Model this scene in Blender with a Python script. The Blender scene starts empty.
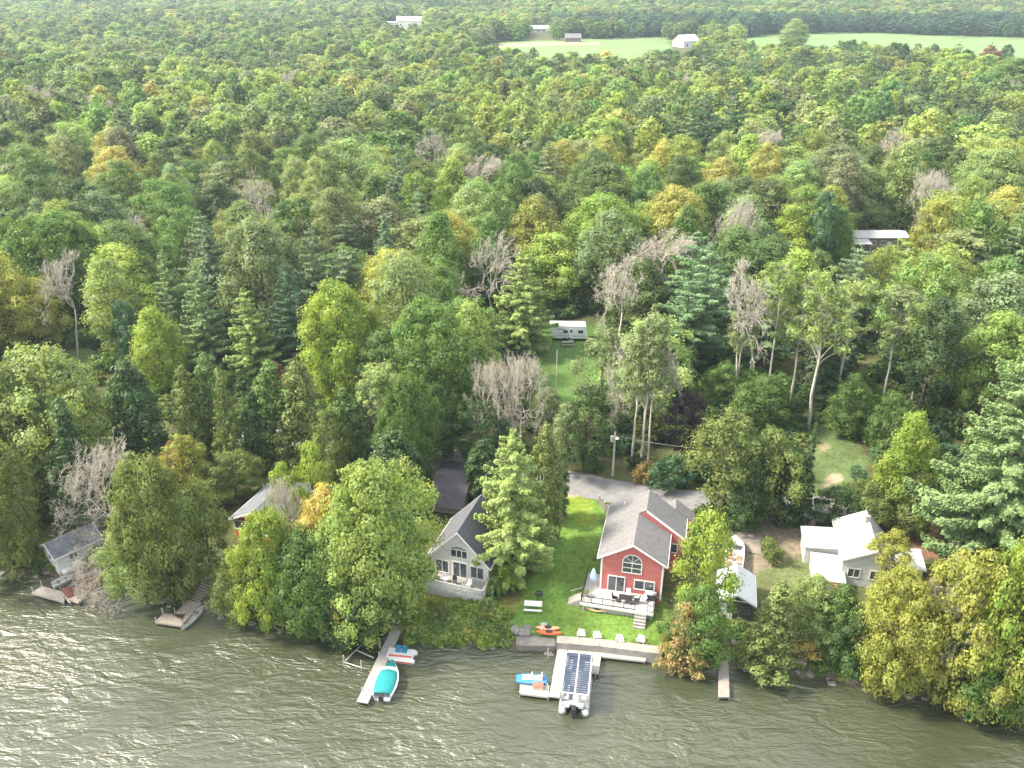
import bpy, math, random
import numpy as np
from mathutils import Vector, Matrix

scene = bpy.context.scene
COL = scene.collection
R_ = math.radians

# ------------------------------------------------------------------ camera
F = 850.0; CX = 512.0; CY = 384.0; CAMH = 66.0
PITCH = math.atan(419.0 / F)
cd = bpy.data.cameras.new('camera'); cam = bpy.data.objects.new('camera', cd); COL.objects.link(cam)
cam.location = (0, 0, CAMH); cam.rotation_euler = (math.pi/2 - PITCH, 0, 0)
cd.sensor_width = 36.0; cd.lens = F * 36.0 / 1024.0; cd.clip_start = 0.5; cd.clip_end = 12000
scene.camera = cam
scene.render.resolution_x = 1024; scene.render.resolution_y = 768

# ------------------------------------------------------------------ sky and sun
SUN_AZ = R_(-88)      # from +Y towards -X is negative (clockwise positive)
SUN_EL = R_(45)
w = bpy.data.worlds.new("World"); scene.world = w; w.use_nodes = True
nt = w.node_tree; N = nt.nodes; L = nt.links; N.clear()
sky = N.new('ShaderNodeTexSky'); sky.sky_type = 'NISHITA'; sky.sun_disc = False
sky.sun_elevation = SUN_EL; sky.sun_rotation = SUN_AZ; sky.air_density = 1.2; sky.dust_density = 2.5
tc = N.new('ShaderNodeTexCoord'); mp = N.new('ShaderNodeMapping'); mp.inputs['Scale'].default_value = (1, 1, 2.6)
cn = N.new('ShaderNodeTexNoise'); cn.inputs['Scale'].default_value = 2.3; cn.inputs['Detail'].default_value = 7; cn.inputs['Roughness'].default_value = .6
cr = N.new('ShaderNodeValToRGB'); cr.color_ramp.elements[0].position = .36; cr.color_ramp.elements[1].position = .62
cmx = N.new('ShaderNodeMixRGB'); cmx.inputs[2].default_value = (9.6, 9.4, 9.1, 1)
bg = N.new('ShaderNodeBackground'); bg.inputs['Strength'].default_value = .14
ow = N.new('ShaderNodeOutputWorld')
L.new(tc.outputs['Generated'], mp.inputs['Vector']); L.new(mp.outputs['Vector'], cn.inputs['Vector'])
L.new(cn.outputs['Fac'], cr.inputs['Fac']); L.new(cr.outputs['Color'], cmx.inputs[0])
L.new(sky.outputs['Color'], cmx.inputs[1]); L.new(cmx.outputs['Color'], bg.inputs['Color']); L.new(bg.outputs['Background'], ow.inputs['Surface'])
sd = bpy.data.lights.new('sun', 'SUN'); sd.energy = 5.0; sd.angle = R_(9); sd.color = (1.0, .90, .74)
sun = bpy.data.objects.new('sun', sd); COL.objects.link(sun)
sdir = Vector((math.sin(SUN_AZ)*math.cos(SUN_EL), math.cos(SUN_AZ)*math.cos(SUN_EL), math.sin(SUN_EL)))
sun.rotation_euler = sdir.to_track_quat('Z', 'Y').to_euler(); sun.location = (-60, 60, 120)
vs = scene.view_settings; vs.view_transform = 'Standard'; vs.look = 'None'; vs.gamma = 1; vs.use_curve_mapping = False
vs.exposure = 1.38
scene.cycles.max_bounces = 6; scene.cycles.diffuse_bounces = 3; scene.cycles.transmission_bounces = 3
scene.cycles.volume_bounces = 0

# ------------------------------------------------------------------ where things stand
ST, CT = math.sin(PITCH), math.cos(PITCH)
def ray(px, py, z):
    v = (py - CY) / F
    Z = (CAMH - z) / (ST + v * CT)
    return (px - CX) / F * Z, Z * (CT - v * ST), Z
def proj(x, y, z):
    dz = z - CAMH
    Z = y * CT - dz * ST
    return CX + F * x / Z, CY - F * (y * ST + dz * CT) / Z, Z
SH_PX = [(-900, 540), (-300, 552), (0, 571), (60, 574), (105, 584), (150, 597), (215, 609), (260, 622), (320, 634), (380, 634), (405, 632), (440, 643),
         (490, 644), (512, 645), (655, 660), (720, 664), (800, 672), (860, 686), (950, 700), (1024, 708), (1150, 726), (1900, 800)]
_s = np.array([ray(a, b, 0)[:2] for a, b in SH_PX])
WALLX = (ray(512, 645, 0)[0], ray(657, 660, 0)[0])
def shore(x): return np.interp(x, _s[:, 0], _s[:, 1])
def sstep(a, b, t):
    t = np.clip((t - a) / (b - a), 0, 1); return t * t * (3 - 2 * t)
def gh(x, y):
    x = np.asarray(x, float); y = np.asarray(y, float)
    wig = .35 * np.sin(x * .9) + .25 * np.sin(x * 2.3 + 1)
    inw = ((x > WALLX[0]) & (x < WALLX[1]))
    d = y - shore(x) + np.where(inw, -.35, wig)
    bank = np.where(inw, sstep(0, .5, d) * 1.25, sstep(-.6, 3.2, d) * 1.3)
    h = np.where(d < -.3, -1.4 + 0 * d, -1.4 + 1.4 * sstep(-3, 0, d)) * 0 + (-1.2 + 1.2 * sstep(-4, .0, d)) + bank
    h = h + .045 * np.clip(d - 4, 0, 40) + .012 * np.clip(d - 44, 0, 200)
    far = sstep(180, 400, y)
    h = h + far * (2.5 * np.sin(x * .011 + 1.3) * np.cos(y * .009) + 1.5 * np.sin(x * .023 + y * .017))
    h = h + .035 * np.clip(y - 1150, 0, 1e9) + 14 * sstep(900, 2200, y) * (np.sin(x * .0031 + 2) * .5)
    return h
def G(px, py):
    z = 1.5
    for _ in range(8):
        x, y, Z = ray(px, py, z); z = float(gh(x, y))
    return Vector((x, y, z))
def W(px, py, z):
    x, y, Z = ray(px, py, z); return Vector((x, y, z))
def top_z(P, py):                       # height above P whose projection is at row py
    lo, hi = 0., 60.
    for _ in range(40):
        m = (lo + hi) / 2
        if proj(P.x, P.y, P.z + m)[1] > py: lo = m
        else: hi = m
    return lo
def pip(px, py, poly):
    px = np.asarray(px); py = np.asarray(py); c = np.zeros(px.shape, bool); n = len(poly)
    for i in range(n):
        x0, y0 = poly[i]; x1, y1 = poly[(i + 1) % n]
        if y0 == y1: continue
        k = ((y0 > py) != (y1 > py)) & (px < (x1 - x0) * (py - y0) / (y1 - y0) + x0)
        c ^= k
    return c

# ------------------------------------------------------------------ materials
MATS = {}
def newmat(name):
    m = bpy.data.materials.new(name); m.use_nodes = True
    return m, m.node_tree.nodes, m.node_tree.links, m.node_tree.nodes['Principled BSDF']
def mat(name, col, rough=.7, var=.15, scale=3., metal=0., bump=0., bscale=None, spec=.4, coat=0., stripes=None, detail=6):
    """base colour broken up by two noises; optional bump and boards/siding lines"""
    if name in MATS: return MATS[name]
    m, n, l, b = newmat(name)
    tc = n.new('ShaderNodeTexCoord')
    nz = n.new('ShaderNodeTexNoise'); nz.inputs['Scale'].default_value = scale; nz.inputs['Detail'].default_value = detail; nz.inputs['Roughness'].default_value = .65
    l.new(tc.outputs['Object'], nz.inputs['Vector'])
    mr = n.new('ShaderNodeMapRange'); mr.inputs[1].default_value = .3; mr.inputs[2].default_value = .7
    mr.inputs[3].default_value = 1 - var; mr.inputs[4].default_value = 1 + var
    l.new(nz.outputs['Fac'], mr.inputs[0])
    mx = n.new('ShaderNodeVectorMath'); mx.operation = 'SCALE'; mx.inputs[0].default_value = col[:3]
    l.new(mr.outputs[0], mx.inputs['Scale'])
    src = mx.outputs[0]; hsrc = nz.outputs['Fac']
    if stripes:                        # (axis, spacing, depth, darkness)
        ax, sp, dep, dk = stripes
        sx = n.new('ShaderNodeSeparateXYZ'); l.new(tc.outputs['Object'], sx.inputs[0])
        md = n.new('ShaderNodeMath'); md.operation = 'DIVIDE'; md.inputs[1].default_value = sp; l.new(sx.outputs[ax], md.inputs[0])
        fr = n.new('ShaderNodeMath'); fr.operation = 'FRACT'; l.new(md.outputs[0], fr.inputs[0])
        fl = n.new('ShaderNodeMath'); fl.operation = 'FLOOR'; l.new(md.outputs[0], fl.inputs[0])
        wn = n.new('ShaderNodeTexWhiteNoise'); wn.noise_dimensions = '1D'; l.new(fl.outputs[0], wn.inputs['W'])
        gp = n.new('ShaderNodeMath'); gp.operation = 'LESS_THAN'; gp.inputs[1].default_value = .12; l.new(fr.outputs[0], gp.inputs[0])
        a = n.new('ShaderNodeMath'); a.operation = 'MULTIPLY_ADD'; a.inputs[1].default_value = -dk; a.inputs[2].default_value = 1.; l.new(gp.outputs[0], a.inputs[0])
        a2 = n.new('ShaderNodeMath'); a2.operation = 'MULTIPLY_ADD'; a2.inputs[1].default_value = dk * .5; a2.inputs[2].default_value = 1 - dk * .25; l.new(wn.outputs['Value'], a2.inputs[0])
        a3 = n.new('ShaderNodeMath'); a3.operation = 'MULTIPLY'; l.new(a.outputs[0], a3.inputs[0]); l.new(a2.outputs[0], a3.inputs[1])
        m2 = n.new('ShaderNodeVectorMath'); m2.operation = 'SCALE'; l.new(src, m2.inputs[0]); l.new(a3.outputs[0], m2.inputs['Scale'])
        src = m2.outputs[0]; hsrc = fr.outputs[0]
        if not bump: bump = dep
    l.new(src, b.inputs['Base Color'])
    b.inputs['Roughness'].default_value = rough; b.inputs['Metallic'].default_value = metal
    b.inputs['Specular IOR Level'].default_value = spec; b.inputs['Coat Weight'].default_value = coat
    if bump:
        bp = n.new('ShaderNodeBump'); bp.inputs['Strength'].default_value = .6; bp.inputs['Distance'].default_value = bump
        if bscale:
            n2 = n.new('ShaderNodeTexNoise'); n2.inputs['Scale'].default_value = bscale; n2.inputs['Detail'].default_value = 5
            l.new(tc.outputs['Object'], n2.inputs['Vector']); hsrc = n2.outputs['Fac']
        l.new(hsrc, bp.inputs['Height']); l.new(bp.outputs[0], b.inputs['Normal'])
    MATS[name] = m; return m

def leafmat(name, trans=.46, fixed=None, vlo=.8, vhi=1.5):
    m, n, l, b = newmat(name)
    if fixed:
        rgb = n.new('ShaderNodeRGB'); rgb.outputs[0].default_value = (*fixed, 1); csrc = rgb.outputs[0]
    else:
        at = n.new('ShaderNodeAttribute'); at.attribute_type = 'INSTANCER'; at.attribute_name = 'color'; csrc = at.outputs['Color']
    lv = n.new('ShaderNodeAttribute'); lv.attribute_type = 'GEOMETRY'; lv.attribute_name = 'lv'
    sp = n.new('ShaderNodeSeparateColor'); l.new(lv.outputs['Color'], sp.inputs[0])
    mr = n.new('ShaderNodeMapRange'); mr.inputs[3].default_value = vlo; mr.inputs[4].default_value = vhi; l.new(sp.outputs[0], mr.inputs[0])
    sc = n.new('ShaderNodeVectorMath'); sc.operation = 'SCALE'; l.new(csrc, sc.inputs[0]); l.new(mr.outputs[0], sc.inputs['Scale'])
    hv = n.new('ShaderNodeMapRange'); hv.inputs[3].default_value = .485; hv.inputs[4].default_value = .525; l.new(sp.outputs[1], hv.inputs[0])
    hs = n.new('ShaderNodeHueSaturation'); l.new(hv.outputs[0], hs.inputs['Hue']); l.new(sc.outputs[0], hs.inputs['Color'])
    l.new(hs.outputs[0], b.inputs['Base Color']); b.inputs['Roughness'].default_value = .55; b.inputs['Specular IOR Level'].default_value = .35
    tr = n.new('ShaderNodeBsdfTranslucent')
    ty = n.new('ShaderNodeVectorMath'); ty.operation = 'MULTIPLY'; ty.inputs[1].default_value = (1.25, 1.15, .55); l.new(hs.outputs[0], ty.inputs[0]); l.new(ty.outputs[0], tr.inputs['Color'])
    ms = n.new('ShaderNodeMixShader'); ms.inputs[0].default_value = trans
    l.new(b.outputs[0], ms.inputs[1]); l.new(tr.outputs[0], ms.inputs[2])
    l.new(ms.outputs[0], n['Material Output'].inputs['Surface'])
    MATS[name] = m; return m
LEAF = leafmat('leaves'); NEEDLE = leafmat('needles', .25, vlo=.75, vhi=1.5)
BARK = mat('bark', (.13, .1, .075), .9, .35, 4., bump=.03)
PBARK = mat('pale_bark', (.42, .40, .35), .85, .3, 2., bump=.02)
GBARK = mat('grey_dead_wood', (.40, .365, .31), .9, .25, 1.2)

# ------------------------------------------------------------------ mesh helpers
def np_mesh(name, V, Fq, mats, lv=None, midx=None, smooth=False):
    """V (n,3); Fq list of face arrays with constant side count"""
    me = bpy.data.meshes.new(name)
    V = np.ascontiguousarray(V, dtype=np.float32)
    me.vertices.add(len(V)); me.vertices.foreach_set('co', V.ravel())
    loops = np.concatenate([f.ravel() for f in Fq]).astype(np.int32)
    tot = np.concatenate([np.full(len(f), f.shape[1]) for f in Fq]).astype(np.int32)
    st = np.concatenate([[0], np.cumsum(tot)[:-1]]).astype(np.int32)
    me.loops.add(len(loops)); me.loops.foreach_set('vertex_index', loops)
    me.polygons.add(len(tot)); me.polygons.foreach_set('loop_start', st); me.polygons.foreach_set('loop_total', tot)
    if midx is not None: me.polygons.foreach_set('material_index', np.asarray(midx, dtype=np.int32))
    if smooth: me.polygons.foreach_set('use_smooth', np.ones(len(tot), bool))
    for m in (mats if isinstance(mats, (list, tuple)) else [mats]): me.materials.append(m)
    if lv is not None:
        a = me.attributes.new('lv', 'FLOAT_COLOR', 'POINT')
        c = np.ones((len(V), 4), np.float32); c[:, :lv.shape[1]] = lv; a.data.foreach_set('color', c.ravel())
    me.update(calc_edges=True); me.validate()
    return me

class MB:
    def __init__(s): s.v = []; s.f = []
    def add(s, vs, fs):
        o = len(s.v); s.v += [tuple(p) for p in vs]; s.f += [tuple(o + i for i in f) for f in fs]; return s
    def box(s, x0, x1, y0, y1, z0, z1, rz=0., piv=None):
        P = [(x0, y0, z0), (x1, y0, z0), (x1, y1, z0), (x0, y1, z0), (x0, y0, z1), (x1, y0, z1), (x1, y1, z1), (x0, y1, z1)]
        if rz:
            cx, cy = piv or ((x0 + x1) / 2, (y0 + y1) / 2); c, t = math.cos(rz), math.sin(rz)
            P = [(cx + (p[0]-cx)*c - (p[1]-cy)*t, cy + (p[0]-cx)*t + (p[1]-cy)*c, p[2]) for p in P]
        return s.add(P, [(0, 3, 2, 1), (4, 5, 6, 7), (0, 1, 5, 4), (1, 2, 6, 5), (2, 3, 7, 6), (3, 0, 4, 7)])
    def ext(s, pts, vec):
        n = len(pts); vec = Vector(vec); A = [Vector(p) for p in pts]; B = [p + vec for p in A]
        return s.add(A + B, [tuple(range(n))[::-1], tuple(range(n, 2*n))] + [(i, (i+1) % n, n + (i+1) % n, n + i) for i in range(n)])
    def slab(s, pts, th):                # quad/polygon given thickness along its own normal (downwards)
        A = [Vector(p) for p in pts]; nrm = (A[1]-A[0]).cross(A[2]-A[0]).normalized()
        if nrm.z < 0: nrm = -nrm
        return s.ext(A, -nrm * th)
    def tube(s, p, q, r0, r1=None, n=8, cap=True):
        p, q = Vector(p), Vector(q); r1 = r0 if r1 is None else r1
        d = (q - p).normalized(); a = d.orthogonal().normalized(); b = d.cross(a)
        vs = [p + (a*math.cos(2*math.pi*i/n) + b*math.sin(2*math.pi*i/n))*r0 for i in range(n)] + \
             [q + (a*math.cos(2*math.pi*i/n) + b*math.sin(2*math.pi*i/n))*r1 for i in range(n)]
        fs = [(i, (i+1) % n, n + (i+1) % n, n + i) for i in range(n)]
        if cap: fs += [tuple(range(n))[::-1], tuple(range(n, 2*n))]
        return s.add(vs, fs)
    def beam(s, p, q, w, h):
        p, q = Vector(p), Vector(q); d = (q - p).normalized()
        a = d.cross(Vector((0, 0, 1))); a = a.normalized() if a.length > 1e-4 else Vector((1, 0, 0)); b = a.cross(d).normalized()
        vs = [e + a*i*w/2 + b*j*h/2 for e in (p, q) for i, j in ((-1, -1), (1, -1), (1, 1), (-1, 1))]
        return s.add(vs, [(0, 1, 2, 3), (7, 6, 5, 4), (0, 4, 5, 1), (1, 5, 6, 2), (2, 6, 7, 3), (3, 7, 4, 0)])
    def loft(s, rings, cap=True):
        n = len(rings[0]); vs = [p for r in rings for p in r]; fs = []
        for k in range(len(rings) - 1):
            fs += [(k*n + i, k*n + (i+1) % n, (k+1)*n + (i+1) % n, (k+1)*n + i) for i in range(n)]
        if cap: fs += [tuple(range(n))[::-1], tuple(range((len(rings)-1)*n, len(rings)*n))]
        return s.add(vs, fs)
    def build(s, name, m, parent=None, smooth=False, bevel=0.):
        me = bpy.data.meshes.new(name); me.from_pydata(s.v, [], s.f); me.materials.append(m)
        import bmesh
        bm = bmesh.new(); bm.from_mesh(me); bmesh.ops.recalc_face_normals(bm, faces=bm.faces); bm.to_mesh(me); bm.free()
        if smooth: me.polygons.foreach_set('use_smooth', [True] * len(me.polygons))
        o = bpy.data.objects.new(name, me); COL.objects.link(o)
        if parent: o.parent = parent
        if bevel:
            md = o.modifiers.new('bevel', 'BEVEL'); md.width = bevel; md.segments = 2; md.limit_method = 'ANGLE'
        return o
def tag(o, label=None, cat=None, group=None, kind=None):
    if label: o['label'] = label
    if cat: o['category'] = cat
    if group: o['group'] = group
    if kind: o['kind'] = kind
    return o
def thing(name, label, cat, loc=(0, 0, 0), rz=0., group=None):
    o = bpy.data.objects.new(name, None); COL.objects.link(o); o.location = loc; o.rotation_euler = (0, 0, rz)
    o.empty_display_size = .3
    return tag(o, label, cat, group)
def dup(root, loc, rz, label=None, group=None):
    r = root.copy(); COL.objects.link(r); r.location = loc; r.rotation_euler = (0, 0, rz)
    if label: r['label'] = label
    if group: r['group'] = group
    for ch in list(root.children):
        c = ch.copy(); COL.objects.link(c); c.parent = r
        for g in ch.children:
            d = g.copy(); COL.objects.link(d); d.parent = c
    return r
# ------------------------------------------------------------------ ground, water
FIELD1 = [(470, 50), (500, 43), (560, 40), (668, 37), (676, 62), (640, 74), (560, 74), (470, 64)]
FIELD2 = [(735, 40), (770, 34), (860, 33), (960, 36), (1100, 40), (1100, 88), (1010, 80), (960, 70), (850, 62), (760, 60)]
FARM = [(378, 24), (430, 24), (440, 36), (425, 42), (385, 40)]
RVCLR = [(535, 322), (606, 322), (610, 350), (600, 400), (570, 440), (548, 440), (535, 380)]
LAWN_R = [(806, 428), (850, 432), (868, 462), (850, 492), (806, 494)]
HOUSE_R = [(838, 246), (912, 246), (916, 275), (908, 306), (842, 306)]
LAWN_C = [(548, 497), (600, 492), (608, 510), (596, 560), (665, 600), (668, 662), (505, 650), (488, 632), (520, 600), (545, 560)]
LAWN_L = [(410, 590), (490, 598), (520, 600), (500, 650), (398, 640)]
DIRT = [(740, 512), (790, 505), (835, 512), (830, 540), (790, 560), (750, 575), (728, 560), (725, 530)]
YARD = [(742, 545), (812, 530), (820, 560), (790, 610), (745, 600)]
LCLR = [(60, 349), (150, 353), (156, 363), (55, 361)]
ORNG = [(255, 366), (284, 364), (290, 384), (258, 392)]
xs = np.concatenate([-np.geomspace(130, 5200, 46)[::-1], np.arange(-129.2, 129.5, .85), np.geomspace(130, 5200, 46)])
ys = np.concatenate([[-3000, -800, -200, 0, 40], np.arange(62, 230, .8), np.geomspace(230.5, 9000, 130)])
X, Y = np.meshgrid(xs, ys); H = gh(X, Y)
rg = np.random.default_rng(3)
H = H + np.where((Y < 230) & (H > .6), rg.normal(0, .03, H.shape), 0)
nv = X.size; V = np.stack([X.ravel(), Y.ravel(), H.ravel()], 1)
ii = np.arange(nv).reshape(X.shape)
Fq = np.stack([ii[:-1, :-1].ravel(), ii[:-1, 1:].ravel(), ii[1:, 1:].ravel(), ii[1:, :-1].ravel()], 1)
PX, PY, PZ = proj(X.ravel(), Y.ravel(), H.ravel())
ok = PZ > 5
gc = np.tile(np.array([.075, .085, .035]), (nv, 1))
wv = 3 * np.sin(X.ravel() * .7) + 2 * np.sin(Y.ravel() * .9 + X.ravel() * .3)
def zone(poly, c, wob=1.):
    k = ok & pip(PX + wv * wob * .6, PY + wv * wob * .4, poly); gc[k] = c; return k
def zone_far(poly, c):
    k = ok & pip(PX, PY, poly); gc[k] = c; return k
zone_far(FIELD1, (.13, .20, .08)); zone_far(FIELD2, (.13, .205, .08)); zone_far(FARM, (.2,.2,.11))
zone_far([(475, 44), (600, 43), (600, 45), (475, 46)], (.3, .26, .17))
zone(RVCLR, (.07,.13,.035)); zone(LAWN_R, (.09,.13,.05)); zone(HOUSE_R, (.08,.13,.045)); zone(LCLR, (.08,.11,.04))
zone(YARD, (.10,.12,.05)); zone(DIRT, (.19, .165, .115)); zone(ORNG, (.34,.17,.09))
zone(LAWN_C, (.10, .18, .036), .6); zone(LAWN_L, (.14, .15, .042), .8)
zone([(560, 498), (590, 494), (600, 520), (585, 530)], (.14,.20,.03)); zone([(826, 476), (842, 474), (846, 482), (822, 486)], (.27,.23,.15), .6)
zone([(815, 442), (830, 445), (836, 451), (820, 450)], (.22,.2,.12), .3)
zone([(548, 478), (575, 476), (600, 490), (575, 497), (552, 490)], (.33,.28,.2), .6)
zone([(890, 520), (940, 525), (935, 560), (885, 545)], (.24, .14, .09))
sb = (V[:, 2] < .55); gc[sb] = (.10, .085, .06)
m, n, l, b = newmat('ground')
at = n.new('ShaderNodeAttribute'); at.attribute_name = 'gcol'
tc = n.new('ShaderNodeTexCoord')
def nz(sc, det=6, ro=.7):
    q = n.new('ShaderNodeTexNoise'); q.inputs['Scale'].default_value = sc; q.inputs['Detail'].default_value = det; q.inputs['Roughness'].default_value = ro
    l.new(tc.outputs['Object'], q.inputs['Vector']); return q
n1, n2, n3 = nz(2.2), nz(.22, 5), nz(.012, 6)
def mrange(src, lo, hi, a=.3, c=.7):
    q = n.new('ShaderNodeMapRange'); q.inputs[1].default_value = a; q.inputs[2].default_value = c; q.inputs[3].default_value = lo; q.inputs[4].default_value = hi
    l.new(src, q.inputs[0]); return q.outputs[0]
def mul(a, c):
    q = n.new('ShaderNodeMath'); q.operation = 'MULTIPLY'; l.new(a, q.inputs[0]); l.new(c, q.inputs[1]); return q.outputs[0]
k = mul(mul(mrange(n1.outputs['Fac'], .6, 1.4), mrange(n2.outputs['Fac'], .66, 1.36)), mrange(n3.outputs['Fac'], .85, 1.15))
sc = n.new('ShaderNodeVectorMath'); sc.operation = 'SCALE'; l.new(at.outputs['Color'], sc.inputs[0]); l.new(k, sc.inputs['Scale'])
hs = n.new('ShaderNodeHueSaturation'); l.new(mrange(n2.outputs['Fac'], .475, .515), hs.inputs['Hue']); l.new(sc.outputs[0], hs.inputs['Color'])
l.new(hs.outputs[0], b.inputs['Base Color']); b.inputs['Roughness'].default_value = .95; b.inputs['Specular IOR Level'].default_value = .1
bp = n.new('ShaderNodeBump'); bp.inputs['Distance'].default_value = .12; l.new(n1.outputs['Fac'], bp.inputs['Height']); l.new(bp.outputs[0], b.inputs['Normal'])
gm = np_mesh('ground', V, [Fq], m, smooth=True)
a = gm.attributes.new('gcol', 'FLOAT_COLOR', 'POINT'); a.data.foreach_set('color', np.concatenate([gc, np.ones((nv, 1))], 1).astype(np.float32).ravel())
go = bpy.data.objects.new('ground', gm); COL.objects.link(go); tag(go, kind='structure')

# water
m, n, l, b = newmat('lake_water')
tc = n.new('ShaderNodeTexCoord')
def noise(scale, det, ro, rot=0, st=(1, 1, 1), dist=0):
    mp = n.new('ShaderNodeMapping'); mp.inputs['Rotation'].default_value = (0, 0, rot); mp.inputs['Scale'].default_value = st
    l.new(tc.outputs['Object'], mp.inputs[0])
    q = n.new('ShaderNodeTexNoise'); q.inputs['Scale'].default_value = scale; q.inputs['Detail'].default_value = det; q.inputs['Roughness'].default_value = ro; q.inputs['Distortion'].default_value = dist
    l.new(mp.outputs[0], q.inputs['Vector']); return q.outputs['Fac']
wA = noise(.50, 3, .55, R_(-24), (.6, 1.5, 1), .9)
wB = noise(1.7, 4, .6, R_(35), (.7, 1.5, 1), .4)
wC = noise(.05, 3, .5, R_(20), (1, 1.4, 1), .5)
def mth(op, a, c):
    q = n.new('ShaderNodeMath'); q.operation = op
    for i, v in enumerate((a, c)):
        if isinstance(v, (int, float)): q.inputs[i].default_value = v
        else: l.new(v, q.inputs[i])
    return q.outputs[0]
hh = mth('ADD', mth('MULTIPLY', wA, 1.), mth('MULTIPLY', wB, .34))
patch = n.new('ShaderNodeMapRange'); patch.inputs[1].default_value = .35; patch.inputs[2].default_value = .65; patch.inputs[3].default_value = .25; patch.inputs[4].default_value = 1.
l.new(wC, patch.inputs[0])
bp = n.new('ShaderNodeBump'); bp.inputs['Distance'].default_value = .62; l.new(patch.outputs[0], bp.inputs['Strength']); l.new(hh, bp.inputs['Height']); l.new(bp.outputs[0], b.inputs['Normal'])
cr = n.new('ShaderNodeValToRGB'); cr.color_ramp.elements[0].position = .3; cr.color_ramp.elements[1].position = .72
cr.color_ramp.elements[0].color = (.028, .035, .015, 1); cr.color_ramp.elements[1].color = (.058, .066, .036, 1)
l.new(wC, cr.inputs[0]); l.new(cr.outputs[0], b.inputs['Base Color'])
b.inputs['Roughness'].default_value = .35; b.inputs['IOR'].default_value = 1.52; b.inputs['Specular IOR Level'].default_value = .9
wm = MB(); wm.add([(-5000, -3000, 0), (5000, -3000, 0), (5000, 130, 0), (-5000, 130, 0)], [(0, 1, 2, 3)])
tag(wm.build('lake_water', m), kind='structure')

# roads, draped
def strip(name, pts, width, m, dz=.07):
    P = [G(a, c) for a, c in pts]; path = []
    for i in range(len(P) - 1):
        p0 = P[max(i-1, 0)]; p1 = P[i]; p2 = P[i+1]; p3 = P[min(i+2, len(P)-1)]
        k = max(3, int((p2 - p1).length / 1.0))
        for j in range(k):
            t = j / k
            path.append(.5 * ((2*p1) + (p2-p0)*t + (2*p0-5*p1+4*p2-p3)*t*t + (3*p1-p0-3*p2+p3)*t**3))
    path.append(P[-1]); V = []; F_ = []; nn = 7
    rr = random.Random(5)
    for i, p in enumerate(path):
        d = (path[min(i+1, len(path)-1)] - path[max(i-1, 0)]); d.z = 0; d.normalize(); s = Vector((-d.y, d.x, 0))
        wd = width * (1 + rr.uniform(-.04, .04))
        for j in range(nn):
            q = p + s * wd * (j/(nn-1) - .5); V.append((q.x, q.y, float(gh(q.x, q.y)) + dz + (.04 if 0 < j < nn-1 else -.03)))
    for i in range(len(path)-1):
        for j in range(nn-1): F_.append((i*nn+j, i*nn+j+1, (i+1)*nn+j+1, (i+1)*nn+j))
    mb = MB(); mb.add(V, F_); return tag(mb.build(name, m, smooth=True), kind='structure')
GRAV = mat('grey_gravel', (.165, .165, .165), .95, .22, .9, bump=.03, bscale=14)
ASPH = mat('dark_asphalt', (.085, .083, .09), .9, .2, 1.2, bump=.02, bscale=18)
strip('gravel_road', [(900, 512), (760, 506), (700, 502), (650, 497), (600, 489), (560, 480), (500, 468), (440, 460), (370, 448), (300, 440), (230, 436), (215, 435)], 5.2, GRAV)
strip('house_driveway', [(668, 500), (655, 505), (636, 509), (622, 512)], 5.5, GRAV, .09)
strip('asphalt_driveway', [(456, 462), (454, 468), (452, 476)], 5.0, ASPH, .1)
strip('dirt_driveway', [(790, 507), (762, 512), (745, 530), (742, 552)], 4.5, mat('brown_gravel', (.21, .185, .16), .95, .25, 1.1, bump=.03, bscale=12), .08)

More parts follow.
